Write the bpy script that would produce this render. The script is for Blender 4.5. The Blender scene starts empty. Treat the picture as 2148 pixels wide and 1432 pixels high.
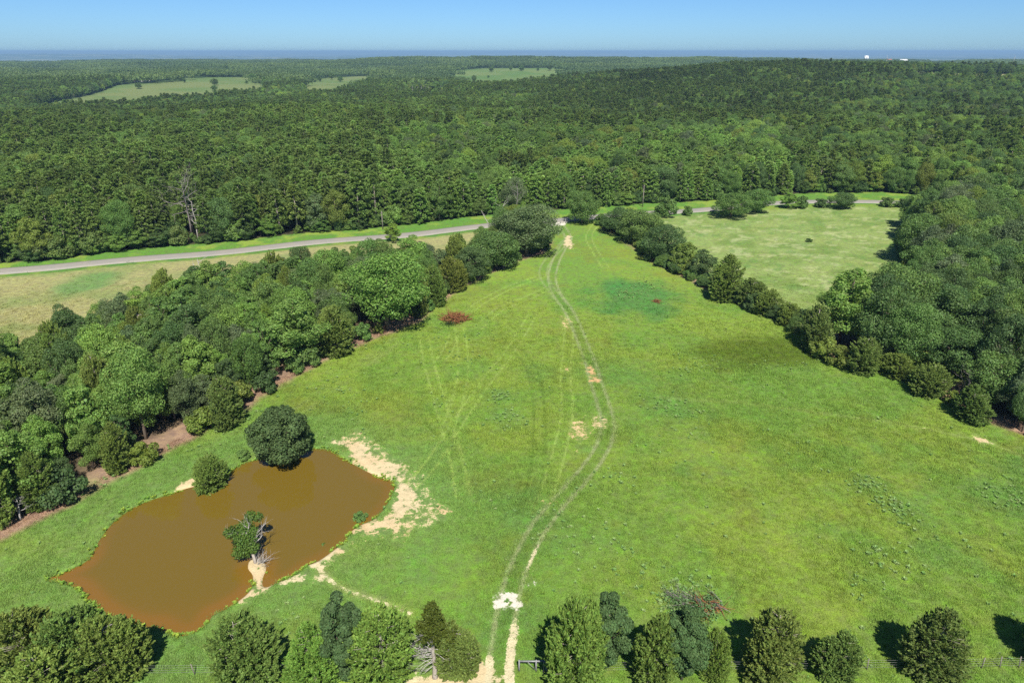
import bpy, math, random
import numpy as np
from mathutils import Vector

# ------------------------------------------------------------------ camera, sky, sun, exposure
S = bpy.context.scene
C = S.collection
rng = np.random.default_rng(11)
random.seed(5)
FPX = 1432.0                      # focal length in photo pixels (24 mm on 36 mm, 2148 px wide)
CX, CY = 1074.0, 716.0
CAM_H = 50.0
PITCH = math.atan((716 - 107.5) / FPX)
cam_data = bpy.data.cameras.new('camera')
cam_data.sensor_width = 36.0
cam_data.lens = 24.0
cam_data.clip_start = 0.5
cam_data.clip_end = 90000
cam = bpy.data.objects.new('camera', cam_data)
C.objects.link(cam)
cam.location = (0, 0, CAM_H)
cam.rotation_euler = (math.pi / 2 - PITCH, 0, 0)
S.camera = cam

SUN_EL, SUN_AZ = math.radians(52.0), math.radians(171.0)      # azimuth clockwise from +Y
world = bpy.data.worlds.new('World')
S.world = world
world.use_nodes = True
wt = world.node_tree
bg = wt.nodes['Background']
sky = wt.nodes.new('ShaderNodeTexSky')
sky.sky_type = 'NISHITA'
sky.sun_disc = False
sky.sun_elevation = SUN_EL
sky.sun_rotation = SUN_AZ
sky.air_density = 0.7
sky.dust_density = 0.45
sky.ozone_density = 7.0
sky.altitude = 200
tintn = wt.nodes.new('ShaderNodeMix')
tintn.data_type = 'RGBA'
tintn.blend_type = 'MULTIPLY'
tintn.inputs[0].default_value = 1.0
tintn.inputs[7].default_value = (0.60, 0.79, 0.92, 1)
wt.links.new(sky.outputs[0], tintn.inputs[6])
wt.links.new(tintn.outputs[2], bg.inputs[0])
bg.inputs[1].default_value = 0.070

sun_data = bpy.data.lights.new('sun', 'SUN')
sun_data.energy = 4.4
sun_data.angle = math.radians(0.55)
sun_data.color = (1.0, 0.95, 0.86)
sun = bpy.data.objects.new('sun', sun_data)
C.objects.link(sun)
sdir = Vector((-math.sin(SUN_AZ) * math.cos(SUN_EL), -math.cos(SUN_AZ) * math.cos(SUN_EL), -math.sin(SUN_EL)))
sun.rotation_euler = sdir.to_track_quat('-Z', 'Y').to_euler()
sun.location = (0, 0, 200)

S.view_settings.view_transform = 'Standard'
S.view_settings.look = 'None'
S.view_settings.exposure = 0.95
S.view_settings.gamma = 1.0
S.view_settings.use_curve_mapping = False
S.render.engine = 'CYCLES'
S.cycles.max_bounces = 5
S.cycles.diffuse_bounces = 4
S.cycles.glossy_bounces = 2
S.cycles.transmission_bounces = 4
S.cycles.transparent_max_bounces = 8
S.cycles.volume_bounces = 0
S.cycles.use_denoising = False


# ------------------------------------------------------------------ helpers
def lin(r, g, b):
    f = lambda c: (c / 255 / 12.92) if c <= 10 else ((c / 255 + 0.055) / 1.055) ** 2.4
    return np.array([f(r), f(g), f(b)])


def ground_at(px, py, z=0.0):
    """photo pixel -> world x, y on the level z (arrays welcome)"""
    px = np.asarray(px, float); py = np.asarray(py, float)
    a = (px - CX) / FPX; b = -(py - CY) / FPX
    sp, cp = math.sin(PITCH), math.cos(PITCH)
    dz = b * cp - sp
    dy = cp + b * sp
    t = (z - CAM_H) / np.minimum(dz, -1e-4)
    return np.stack([a * t, dy * t], -1)


def to_px(x, y, z=0.0):
    sp, cp = math.sin(PITCH), math.cos(PITCH)
    dz = z - CAM_H
    depth = y * cp - dz * sp
    up = y * sp + dz * cp
    depth = np.maximum(depth, 1e-3)
    return CX + FPX * x / depth, CY - FPX * up / depth


def W(pts):
    pts = np.array(pts, float)
    return ground_at(pts[:, 0], pts[:, 1])


def hash2(ix, iy, seed):
    n = (ix.astype(np.int64) * 374761393 + iy.astype(np.int64) * 668265263 + seed * 1442695041) & 0x7fffffff
    n = ((n ^ (n >> 13)) * 1274126177) & 0x7fffffff
    n = (n ^ (n >> 16)) & 0xffff
    return n / 65535.0


def vnoise(x, y, seed=0):
    ix = np.floor(x); iy = np.floor(y)
    fx = x - ix; fy = y - iy
    fx = fx * fx * (3 - 2 * fx); fy = fy * fy * (3 - 2 * fy)
    a = hash2(ix, iy, seed); b = hash2(ix + 1, iy, seed)
    c = hash2(ix, iy + 1, seed); d = hash2(ix + 1, iy + 1, seed)
    return (a * (1 - fx) + b * fx) * (1 - fy) + (c * (1 - fx) + d * fx) * fy


def fbm(x, y, seed=0, octv=4):
    s = 0; a = 0.5; t = 0
    for o in range(octv):
        s = s + a * vnoise(x * 2 ** o, y * 2 ** o, seed + 17 * o); t += a; a *= 0.55
    return s / t


def sstep(a, b, x):
    t = np.clip((x - a) / (b - a), 0, 1)
    return t * t * (3 - 2 * t)


def line_dist(x, y, line, closed=False):
    best = np.full(x.shape, 1e9)
    n = len(line)
    for i in range(n if closed else n - 1):
        ax, ay = line[i]; bx, by = line[(i + 1) % n]
        dx, dy = bx - ax, by - ay
        L = dx * dx + dy * dy + 1e-9
        t = np.clip(((x - ax) * dx + (y - ay) * dy) / L, 0, 1)
        d = (x - ax - t * dx) ** 2 + (y - ay - t * dy) ** 2
        best = np.minimum(best, d)
    return np.sqrt(best)


def inside(x, y, poly):
    r = np.zeros(x.shape, bool)
    n = len(poly)
    j = n - 1
    for i in range(n):
        xi, yi = poly[i]; xj, yj = poly[j]
        c = ((yi > y) != (yj > y)) & (x < (xj - xi) * (y - yi) / (yj - yi + 1e-12) + xi)
        r ^= c
        j = i
    return r


def sdf(x, y, poly):
    """negative inside; far points get a rough box distance"""
    lo = poly.min(0) - 25; hi = poly.max(0) + 25
    out = np.full(x.shape, 30.0)
    m = (x > lo[0]) & (x < hi[0]) & (y > lo[1]) & (y < hi[1])
    if m.any():
        d = line_dist(x[m], y[m], poly, True)
        d[inside(x[m], y[m], poly)] *= -1
        out[m] = d
    return out


def near_line(x, y, line, reach=8.0):
    lo = line.min(0) - reach; hi = line.max(0) + reach
    out = np.full(x.shape, 1e3)
    m = (x > lo[0]) & (x < hi[0]) & (y > lo[1]) & (y < hi[1])
    if m.any():
        out[m] = line_dist(x[m], y[m], line)
    return out


def smooth_line(pts, n=6):
    pts = np.array(pts, float)
    out = []
    P = np.vstack([2 * pts[0] - pts[1], pts, 2 * pts[-1] - pts[-2]])
    for i in range(1, len(P) - 2):
        for k in range(n):
            t = k / n
            out.append(0.5 * (2 * P[i] + (P[i + 1] - P[i - 1]) * t + (2 * P[i - 1] - 5 * P[i] + 4 * P[i + 1] - P[i + 2]) * t * t
                              + (3 * P[i] - P[i - 1] - 3 * P[i + 1] + P[i + 2]) * t ** 3))
    out.append(pts[-1])
    return np.array(out)


def offset_line(line, d):
    t = np.gradient(line, axis=0)
    t /= np.linalg.norm(t, axis=1)[:, None] + 1e-9
    return line + np.stack([-t[:, 1], t[:, 0]], -1) * d


def make_mesh(name, V, faces, mats=(), smooth=False, fmat=None):
    """faces: list of (M,k) int arrays"""
    me = bpy.data.meshes.new(name)
    V = np.asarray(V, np.float32)
    if isinstance(faces, np.ndarray):
        faces = [faces]
    faces = [np.asarray(f, np.int32) for f in faces if len(f)]
    nl = sum(f.size for f in faces); nf = sum(len(f) for f in faces)
    me.vertices.add(len(V)); me.vertices.foreach_set('co', V.ravel())
    me.loops.add(nl); me.loops.foreach_set('vertex_index', np.concatenate([f.ravel() for f in faces]))
    me.polygons.add(nf)
    tot = np.concatenate([np.full(len(f), f.shape[1], np.int32) for f in faces])
    st = np.concatenate([[0], np.cumsum(tot)[:-1]]).astype(np.int32)
    me.polygons.foreach_set('loop_start', st)
    me.polygons.foreach_set('loop_total', tot)
    if smooth:
        me.polygons.foreach_set('use_smooth', np.ones(nf, bool))
    for m in mats:
        me.materials.append(m)
    if fmat is not None:
        me.polygons.foreach_set('material_index', np.asarray(fmat, np.int32))
    me.update(calc_edges=True)
    return me


def add_attr(me, name, kind, data):
    a = me.attributes.new(name, kind, 'POINT')
    key = {'FLOAT': 'value', 'INT': 'value', 'FLOAT_VECTOR': 'vector', 'FLOAT_COLOR': 'color'}[kind]
    a.data.foreach_set(key, np.ascontiguousarray(data, np.int32 if kind == 'INT' else np.float32).ravel())


def link(name, me, parent=None):
    o = bpy.data.objects.new(name, me)
    C.objects.link(o)
    if parent:
        o.parent = parent
    return o


def tag(o, label=None, cat=None, group=None, kind=None):
    for k, v in (('label', label), ('category', cat), ('group', group), ('kind', kind)):
        if v:
            o[k] = v
    return o


class MB:
    """collects vertices and faces of one mesh"""
    def __init__(self):
        self.V = []; self.Q = []; self.T = []; self.n = 0

    def add(self, V, Q=None, T=None):
        V = np.asarray(V, float)
        if Q is not None and len(Q): self.Q.append(np.asarray(Q) + self.n)
        if T is not None and len(T): self.T.append(np.asarray(T) + self.n)
        self.V.append(V); self.n += len(V)

    def tube(self, pts, radii, sides=6):
        pts = np.asarray(pts, float)
        n = len(pts)
        t = np.gradient(pts, axis=0)
        t /= np.linalg.norm(t, axis=1)[:, None] + 1e-9
        ref = np.where(np.abs(t[:, 2:3]) > 0.9, [[1, 0, 0]], [[0, 0, 1]])
        u = np.cross(t, ref); u /= np.linalg.norm(u, axis=1)[:, None] + 1e-9
        v = np.cross(t, u)
        a = np.arange(sides) / sides * 2 * math.pi
        r = np.broadcast_to(np.asarray(radii, float), (n,))
        ring = pts[:, None, :] + r[:, None, None] * (np.cos(a)[None, :, None] * u[:, None, :] + np.sin(a)[None, :, None] * v[:, None, :])
        i = np.arange(n - 1)[:, None] * sides; k = np.arange(sides)[None, :]; k2 = (k + 1) % sides
        Q = np.stack([i + k, i + k2, i + sides + k2, i + sides + k], -1).reshape(-1, 4)
        V = np.vstack([ring.reshape(-1, 3), pts[-1:], pts[:1]])
        m = n * sides
        kk = np.arange(sides); kn = (kk + 1) % sides
        T = np.vstack([np.stack([(n - 1) * sides + kk, (n - 1) * sides + kn, np.full(sides, m)], -1),
                       np.stack([kn, kk, np.full(sides, m + 1)], -1)])
        self.add(V, Q, T)

    def box(self, c, s, rz=0.0):
        x, y, z = np.array(s) / 2
        V = np.array([[-x, -y, -z], [x, -y, -z], [x, y, -z], [-x, y, -z], [-x, -y, z], [x, -y, z], [x, y, z], [-x, y, z]])
        R = np.array([[math.cos(rz), -math.sin(rz), 0], [math.sin(rz), math.cos(rz), 0], [0, 0, 1]])
        self.add(V @ R.T + np.array(c), [[0, 3, 2, 1], [4, 5, 6, 7], [0, 1, 5, 4], [1, 2, 6, 5], [2, 3, 7, 6], [3, 0, 4, 7]])

    def cards(self, c, axis, nor, L, Wd, fold=0.12):
        """leaf shaped quads"""
        side = np.cross(axis, nor); side /= np.linalg.norm(side, axis=1)[:, None] + 1e-9
        nn = np.cross(side, axis)
        L = np.broadcast_to(L, (len(c),))[:, None]; Wd = np.broadcast_to(Wd, (len(c),))[:, None]
        b = c - axis * L * .5; t = c + axis * L * .5
        l = c - side * Wd * .5 + nn * Wd * fold + axis * L * .05; r = c + side * Wd * .5 + nn * Wd * fold + axis * L * .05
        V = np.stack([b, r, t, l], 1).reshape(-1, 3)
        Q = np.arange(len(c) * 4).reshape(-1, 4)
        self.add(V, Q)

    def arrays(self):
        V = np.vstack(self.V)
        F = []
        if self.Q: F.append(np.vstack(self.Q))
        if self.T: F.append(np.vstack(self.T))
        return V, F

    def mesh(self, name, mats, smooth=False):
        V, F = self.arrays()
        return make_mesh(name, V, F, mats if isinstance(mats, (list, tuple)) else [mats], smooth)


def unit(v):
    return v / (np.linalg.norm(v, axis=-1, keepdims=True) + 1e-9)


def rand_dirs(n):
    return unit(rng.normal(size=(n, 3)))


# ------------------------------------------------------------------ materials
def new_mat(name):
    m = bpy.data.materials.new(name)
    m.use_nodes = True
    nt = m.node_tree
    for n in list(nt.nodes):
        nt.nodes.remove(n)
    out = nt.nodes.new('ShaderNodeOutputMaterial')
    return m, nt, out


def N(nt, typ, **kw):
    n = nt.nodes.new(typ)
    for k, v in kw.items():
        setattr(n, k, v)
    return n


def mathn(nt, op, a, b=None, clamp=False):
    n = N(nt, 'ShaderNodeMath', operation=op, use_clamp=clamp)
    for i, s in enumerate((a, b)):
        if s is None: continue
        if isinstance(s, (int, float)): n.inputs[i].default_value = s
        else: nt.links.new(s, n.inputs[i])
    return n.outputs[0]


def maprange(nt, v, a, b, c, d, smooth=False):
    n = N(nt, 'ShaderNodeMapRange')
    if smooth: n.interpolation_type = 'SMOOTHSTEP'
    nt.links.new(v, n.inputs[0])
    for i, s in enumerate((a, b, c, d)):
        n.inputs[i + 1].default_value = s
    return n.outputs[0]


def noise(nt, vec, scale, detail=3, rough=0.55):
    n = N(nt, 'ShaderNodeTexNoise')
    n.inputs['Scale'].default_value = scale
    n.inputs['Detail'].default_value = detail
    n.inputs['Roughness'].default_value = rough
    if vec is not None: nt.links.new(vec, n.inputs['Vector'])
    return n.outputs[0]


def mixc(nt, fac, a, b, blend='MIX'):
    n = N(nt, 'ShaderNodeMix', data_type='RGBA', blend_type=blend)
    for i, s in ((0, fac), (6, a), (7, b)):
        if isinstance(s, (int, float)): n.inputs[i].default_value = s
        elif isinstance(s, (tuple, list, np.ndarray)): n.inputs[i].default_value = (*s[:3], 1)
        else: nt.links.new(s, n.inputs[i])
    return n.outputs[2]


def leaf_mat(name, source, trans=0.42, spec=0.25, rough=0.55, var=(0.78, 1.36)):
    """source 'object' reads the object colour, 'tint' the colour stored on the scattered points"""
    m, nt, out = new_mat(name)
    if source == 'object':
        base = N(nt, 'ShaderNodeObjectInfo').outputs['Color']
    else:
        base = N(nt, 'ShaderNodeAttribute', attribute_type='INSTANCER', attribute_name='tint').outputs['Color']
    isl = N(nt, 'ShaderNodeNewGeometry').outputs['Random Per Island']
    val = maprange(nt, isl, 0, 1, var[0], var[1])
    pos = N(nt, 'ShaderNodeTexCoord').outputs['Object']
    cl = maprange(nt, noise(nt, pos, 0.55, 2), 0.3, 0.7, 0.78, 1.22)
    val = mathn(nt, 'MULTIPLY', val, cl)
    hsv = N(nt, 'ShaderNodeHueSaturation')
    nt.links.new(base, hsv.inputs['Color'])
    nt.links.new(val, hsv.inputs['Value'])
    r2 = mathn(nt, 'FRACT', mathn(nt, 'MULTIPLY', isl, 7.31))
    nt.links.new(maprange(nt, r2, 0, 1, 0.482, 0.512), hsv.inputs['Hue'])
    pb = N(nt, 'ShaderNodeBsdfPrincipled')
    nt.links.new(hsv.outputs[0], pb.inputs['Base Color'])
    pb.inputs['Roughness'].default_value = rough
    pb.inputs['Specular IOR Level'].default_value = spec
    tr = N(nt, 'ShaderNodeBsdfTranslucent')
    nt.links.new(mixc(nt, 1.0, hsv.outputs[0], (1.25, 1.2, 0.6), 'MULTIPLY'), tr.inputs[0])
    mx = N(nt, 'ShaderNodeMixShader')
    mx.inputs[0].default_value = trans
    nt.links.new(pb.outputs[0], mx.inputs[1]); nt.links.new(tr.outputs[0], mx.inputs[2])
    nt.links.new(mx.outputs[0], out.inputs[0])
    return m


def simple_mat(name, c1, c2, scale=3.0, rough=0.85, spec=0.2, bump=0.3, metallic=0.0, detail=4):
    m, nt, out = new_mat(name)
    pos = N(nt, 'ShaderNodeTexCoord').outputs['Object']
    nz = noise(nt, pos, scale, detail, 0.6)
    col = mixc(nt, maprange(nt, nz, 0.35, 0.65, 0, 1), c1, c2)
    pb = N(nt, 'ShaderNodeBsdfPrincipled')
    nt.links.new(col, pb.inputs['Base Color'])
    pb.inputs['Roughness'].default_value = rough
    pb.inputs['Specular IOR Level'].default_value = spec
    pb.inputs['Metallic'].default_value = metallic
    if bump:
        b = N(nt, 'ShaderNodeBump')
        b.inputs['Strength'].default_value = bump
        b.inputs['Distance'].default_value = 0.05
        nt.links.new(nz, b.inputs['Height']); nt.links.new(b.outputs[0], pb.inputs['Normal'])
    nt.links.new(pb.outputs[0], out.inputs[0])
    return m


M_LEAF = leaf_mat('leaves', 'object')
M_LEAF_I = leaf_mat('leaves_scattered', 'tint')
M_NEEDLE = leaf_mat('needles', 'object', trans=0.36, spec=0.15, rough=0.6, var=(0.80, 1.32))
M_NEEDLE_I = leaf_mat('needles_scattered', 'tint', trans=0.36, spec=0.15, rough=0.6, var=(0.80, 1.32))
M_GLOSSY = leaf_mat('glossy_leaves', 'object', trans=0.3, spec=0.15, rough=0.6)
M_GRASS = leaf_mat('grass_blades', 'tint', trans=0.3, spec=0.1, rough=0.7, var=(0.64, 1.06))
M_BARK = simple_mat('bark', (0.10, 0.075, 0.055), (0.20, 0.165, 0.13), 4)
M_PALEBARK = simple_mat('pale_bark', (0.22, 0.19, 0.16), (0.36, 0.32, 0.28), 5)
M_DEAD = simple_mat('dead_wood', (0.24, 0.22, 0.20), (0.42, 0.395, 0.365), 5)
M_DEADGREY = simple_mat('grey_dead_wood', (0.125, 0.112, 0.10), (0.22, 0.20, 0.185), 5)
M_REDWOOD = simple_mat('reddish_cut_wood', (0.13, 0.052, 0.024), (0.26, 0.112, 0.048), 3)
M_POST = simple_mat('weathered_post', (0.13, 0.115, 0.095), (0.24, 0.215, 0.185), 9)
M_PIPE = simple_mat('galvanised_pipe', (0.15, 0.15, 0.155), (0.23, 0.23, 0.23), 6, rough=0.5, spec=0.5, bump=0.05)
M_RUST = simple_mat('rusty_pipe', (0.20, 0.10, 0.05), (0.36, 0.20, 0.11), 8, rough=0.8)
M_WIRE = simple_mat('fence_wire', (0.18, 0.18, 0.18), (0.28, 0.28, 0.27), 8, rough=0.6, bump=0)
M_WALL = simple_mat('white_wall', (0.72, 0.72, 0.70), (0.80, 0.80, 0.78), 0.5, bump=0)
M_REDROOF = simple_mat('red_roof', (0.36, 0.12, 0.08), (0.45, 0.17, 0.11), 0.6, bump=0)
M_GREYROOF = simple_mat('pale_metal_roof', (0.6, 0.6, 0.6), (0.74, 0.74, 0.73), 0.5, bump=0)
M_DARKGLASS = simple_mat('dark_window', (0.03, 0.035, 0.04), (0.05, 0.055, 0.06), 1, rough=0.1, spec=0.5, bump=0)

# ------------------------------------------------------------------ layout measured from the photograph
POND = smooth_line(W([(108, 1210), (150, 1193), (190, 1172), (210, 1138), (232, 1105), (260, 1078), (300, 1055), (350, 1038), (400, 1022),
          (440, 1016), (472, 1006), (490, 985), (520, 968), (565, 960), (620, 950), (655, 941), (690, 944), (715, 960), (745, 978),
          (790, 1000), (820, 1010), (817, 1032), (802, 1058), (785, 1080), (757, 1093), (735, 1106), (718, 1128), (692, 1150), (664, 1170),
          (640, 1180), (612, 1200), (572, 1217), (558, 1222), (559, 1205), (565, 1190), (560, 1172), (540, 1162), (518, 1170), (512, 1190), (522, 1206), (520, 1228), (505, 1246), (470, 1270),
          (440, 1284), (424, 1306), (392, 1323), (360, 1320), (330, 1307), (300, 1305), (258, 1296), (214, 1270), (188, 1246), (178, 1234),
          (150, 1218), (108, 1211)]), 3)
LWOOD = W([(-420, 1330), (-150, 1190), (0, 1118), (60, 1085), (160, 1040), (270, 975), (395, 915), (440, 885), (510, 852), (595, 795), (680, 748), (780, 706),
           (870, 676), (900, 640), (960, 605), (1010, 572), (1075, 545), (1130, 530), (1150, 508), (1080, 500), (1010, 530), (960, 562), (905, 582), (830, 590), (700, 594),
           (560, 618), (430, 648), (290, 682), (200, 728), (0, 790), (-250, 835), (-500, 900)])
RWOOD = W([(1690, 705), (1715, 742), (1780, 772), (1860, 788), (1925, 812), (1985, 848), (2050, 880), (2148, 915), (2450, 1020), (2800, 900), (2800, 436),
           (2148, 433), (1960, 440), (1925, 450), (1905, 470), (1895, 500), (1895, 560), (1905, 605), (1880, 640), (1820, 668), (1755, 695)])
RHEDGE = W([(1255, 478), (1300, 508), (1370, 553), (1430, 583), (1480, 608), (1540, 638), (1600, 663), (1660, 690), (1700, 715), (1720, 700), (1660, 675),
            (1600, 648), (1545, 620), (1480, 590), (1430, 560), (1380, 525), (1340, 490), (1290, 468)])
HAY = W([(1340, 480), (1380, 455), (1430, 449), (1520, 446), (1600, 441), (1700, 435), (1800, 434), (1930, 436), (1935, 480), (1925, 560), (1935, 605), (1905, 650),
         (1830, 690), (1755, 715), (1715, 712), (1660, 685), (1600, 658), (1545, 630), (1480, 600), (1430, 570), (1380, 535)])
ROAD_C = smooth_line(W([(-500, 606), (-200, 583), (0, 566), (200, 552), (400, 535), (600, 515), (800, 496), (1000, 477.5), (1080, 470.5), (1170, 463.5), (1240, 457), (1330, 450), (1430, 443.5),
                        (1500, 438), (1570, 431), (1640, 425.5), (1700, 423.5), (1780, 423), (1880, 424.5), (1950, 428), (2100, 432), (2300, 436)]), 5)
FRONT_X = np.array([-700, -400, 0, 130, 300, 500, 700, 900, 1000, 1150, 1250, 1330, 1440, 1600, 1700, 1850, 1950, 2050, 2900])
FRONT_Y = np.array([630, 596, 552, 543, 523, 505, 485, 466, 456, 443, 437, 430, 425, 414, 407, 404, 412, 430, 440])      # forest front on the ground
DRY = W([(-600, 640), (-200, 600), (0, 576), (200, 562), (400, 545), (600, 525), (800, 506), (1000, 487), (1060, 482), (1090, 505), (1010, 560), (900, 600), (700, 620),
         (560, 640), (270, 700), (0, 800), (-500, 900)])
FIELDS = [  # far meadows (photo pixels on the level ground)
    ([(70, 218), (110, 202), (190, 190), (250, 180), (350, 175), (440, 169), (548, 164), (556, 192), (470, 200), (370, 206), (250, 217), (140, 224), (80, 226)], 'far pale meadow with farm buildings'),
    ([(-150, 150), (0, 146.5), (120, 144), (165, 145), (80, 149), (-100, 156)], 'thin far meadow strip'),
    ([(640, 166), (700, 160), (790, 157), (800, 175), (700, 196), (640, 198)], 'small far meadow'),
    ([(820, 157), (858, 155), (866, 162), (820, 168)], 'tiny far meadow'),
    ([(930, 176), (945, 156), (1030, 151), (1130, 152), (1185, 153), (1200, 168), (1185, 186), (1080, 190), (1000, 190)], 'middle far meadow with scattered trees'),
    ([(950, 140), (985, 136), (1010, 137.5), (990, 141)], 'hillside clearing'),
    ([(1120, 141), (1140, 136.5), (1160, 137.5), (1150, 143)], 'hillside clearing with pale soil'),
    ([(1880, 203), (1930, 193), (2050, 193), (2160, 192), (2350, 192), (2350, 210), (2050, 213), (1900, 212)], 'dry pale meadow strip'),
    ([(815, 204), (850, 188), (900, 185), (945, 186), (938, 197), (880, 206)], 'cut over clearing'),
]
FIELDS_W = [W(f[0]) for f in FIELDS]

# wheel tracks: (centre line px, half gauge m, rut width m, kind)
MAIN = smooth_line(W([(1043, 1480), (1045, 1432), (1049, 1380), (1057, 1320), (1067, 1260), (1088, 1190), (1122, 1120), (1162, 1065), (1205, 1018), (1245, 970), (1268, 930), (1275, 890), (1266, 850),
                      (1250, 800), (1238, 755), (1222, 712), (1207, 672), (1190, 640), (1168, 610), (1158, 580), (1166, 548), (1180, 522), (1192, 500), (1180, 478), (1170, 467)]), 6)
LOOP = smooth_line(W([(1190, 640), (1162, 608), (1142, 580), (1141, 560), (1155, 540), (1172, 524), (1188, 505)]), 6)
PALE = [smooth_line(W(l), 5) for l in (
    [(890, 712), (900, 760), (912, 805), (926, 855), (941, 905), (955, 955), (966, 1005), (972, 1040)],
    [(964, 690), (971, 740), (970, 790), (958, 845), (943, 890), (936, 930)],
    [(1116, 655), (1092, 700), (1060, 750), (1024, 795), (988, 845), (960, 885), (930, 935), (895, 985), (860, 1020)],
    [(1152, 598), (1100, 622), (1050, 645), (1000, 690)],
    [(1138, 575), (1070, 598), (1010, 632), (985, 655)],
    [(1195, 650), (1192, 720), (1186, 790), (1190, 860), (1175, 940), (1155, 1010), (1130, 1080)],
    [(955, 700), (940, 735), (925, 755)],
    [(1250, 470), (1235, 500), (1260, 545), (1270, 560)])]
DARK = [smooth_line(W(l), 5) for l in (
    [(1035, 680), (1075, 720), (1110, 765), (1125, 810), (1131, 870), (1130, 940), (1122, 1010), (1100, 1080)],
    [(1262, 855), (1245, 870), (1225, 900)],
    [(880, 850), (910, 890), (945, 930)])]
EDGE = [smooth_line(W(l), 5) for l in (
    [(870, 690), (800, 735), (730, 785), (650, 845), (560, 900)], [(850, 705), (780, 755), (700, 815)])]
PATH = [smooth_line(W(l), 5) for l in (
    [(676, 1196), (700, 1222), (740, 1242), (790, 1258), (860, 1286)], [(1380, 832), (1470, 838), (1550, 841), (1640, 852), (1760, 868)],
    [(1760, 868), (1880, 886), (1980, 907), (2080, 932), (2148, 958)])]


def poly(l): return W(l)


SOIL = [  # bare ground: polygon px, tone (0 cream .. 1 orange), strength
    (poly([(700, 925), (725, 917), (762, 922), (772, 938), (800, 962), (838, 972), (858, 992), (850, 1008), (872, 1020), (880, 1045), (894, 1062), (885, 1085), (862, 1082), (838, 1092), (842, 1136), (826, 1118), (808, 1108),
           (770, 1118), (738, 1131), (720, 1121), (748, 1098), (790, 1086), (812, 1066), (832, 1035), (830, 1012), (800, 1000), (752, 978), (722, 955)]), 0.22, 0.70),
    (poly([(690, 905), (770, 905), (830, 950), (880, 985), (905, 1030), (940, 1060), (930, 1095), (880, 1110), (850, 1150), (800, 1130), (740, 1150), (660, 1215), (640, 1200), (720, 1130), (800, 1080), (825, 1020), (740, 965)]), 0.3, 0.42),
    (poly([(640, 1195), (652, 1170), (690, 1150), (735, 1150), (705, 1162), (682, 1178), (678, 1205), (662, 1192)]), 0.1, 0.85),
    (poly([(562, 1222), (600, 1210), (640, 1205), (632, 1218), (590, 1228)]), 0.1, 0.95),
    (poly([(500, 1256), (518, 1236), (526, 1222), (525, 1205), (512, 1190), (518, 1172), (540, 1164), (560, 1174), (564, 1192), (556, 1208), (558, 1222), (580, 1218), (560, 1250), (535, 1248)]), 0.25, 1.2),
    (poly([(362, 1024), (380, 1012), (402, 1008), (404, 1020), (372, 1032)]), 0.3, 0.9),
    (poly([(905, 1050), (925, 1046), (936, 1066), (930, 1084), (908, 1078)]), 0.5, 0.55),
    (poly([(1038, 1252), (1050, 1240), (1072, 1236), (1106, 1228), (1100, 1250), (1084, 1276), (1066, 1268), (1042, 1268)]), -0.1, 0.95),
    (poly([(1221, 758), (1238, 760), (1254, 770), (1270, 797), (1254, 806), (1238, 800), (1229, 782)]), 0.75, 0.62),
    (poly([(1178, 764), (1200, 766), (1202, 780), (1180, 782)]), 0.6, 0.5),
    (poly([(1184, 884), (1230, 872), (1238, 905), (1214, 945), (1194, 920)]), 0.4, 0.46),
    (poly([(1234, 876), (1270, 868), (1282, 894), (1246, 902)]), 0.3, 0.48),
    (poly([(1184, 500), (1194, 494), (1202, 505), (1197, 524), (1184, 520)]), 0.2, 0.8),
    (poly([(1150, 466), (1190, 464), (1186, 474), (1158, 476)]), -0.1, 1.1),
    (poly([(1112, 1048), (1166, 1040), (1168, 1056), (1120, 1060)]), 0.6, 0.36),
    (poly([(1172, 655), (1196, 652), (1200, 682), (1176, 686)]), 0.5, 0.42),
    (poly([(1990, 908), (2040, 912), (2090, 930), (2060, 932), (2010, 918)]), 0.25, 0.6),
    (poly([(300, 1303), (330, 1308), (322, 1316), (298, 1310)]), 0.6, 0.6),
    (poly([(700, 1455), (860, 1424), (985, 1412), (1000, 1398), (985, 1378), (1002, 1380), (1020, 1404), (1036, 1404), (1036, 1480), (700, 1480)]), 0.0, 0.9),
    (poly([(920, 1395), (985, 1392), (985, 1406), (920, 1408)]), 0.6, 0.5),
    (poly([(1600, 0 + 1296), (1608, 1296), (1608, 1300), (1600, 1300)]), 0.3, 0.2),
]


def field_sdf_all(x, y):
    return np.min([sdf(x, y, f) for f in FIELDS_W], 0)


def relief(x, y):
    """ground height without the pond"""
    d = np.hypot(x, y)
    und = 0.55 * np.sin(x / 23.0 + 0.7) * np.sin(y / 31.0 + 0.4) + 0.25 * np.sin(x / 9.5 + y / 14.0)
    und = und * sstep(45, 110, d) * sstep(260, 180, d)
    dp = np.hypot(x + 35, y - 68)
    und = und * sstep(26, 52, dp)
    g = lambda cx, cy, rx, ry, a: a * np.exp(-((x - cx) / rx) ** 2 - ((y - cy) / ry) ** 2)
    far = g(330, 900, 280, 240, 26) + g(760, 1050, 380, 340, 20) + g(-120, 480, 150, 90, 5) + g(210, 400, 120, 80, 4) - g(-380, 720, 300, 260, 7) - g(60, 560, 130, 120, 4) + g(120, 2500, 620, 420, 22) + g(-500, 2700, 380, 350, 4) + g(760, 2300, 500, 330, 8)
    far = far + g(-2000, 3300, 900, 500, 8) + g(1900, 2800, 900, 500, 8) + g(150, 1800, 300, 220, 7) + g(-480, 1350, 260, 200, 5)
    far = far + (fbm(x / 380, y / 380, 3, 3) - .5) * 17 * sstep(380, 800, d)
    far = far + (fbm(x / 2600, y / 2600, 9, 4) - .5) * 80 * sstep(5000, 14000, d) + g(-9500, 14500, 3200, 2500, 60)
    far = far - 70 * sstep(3300, 5600, d) + 92 * sstep(16000, 42000, d)
    return und + far * sstep(330, 520, d)


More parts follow.
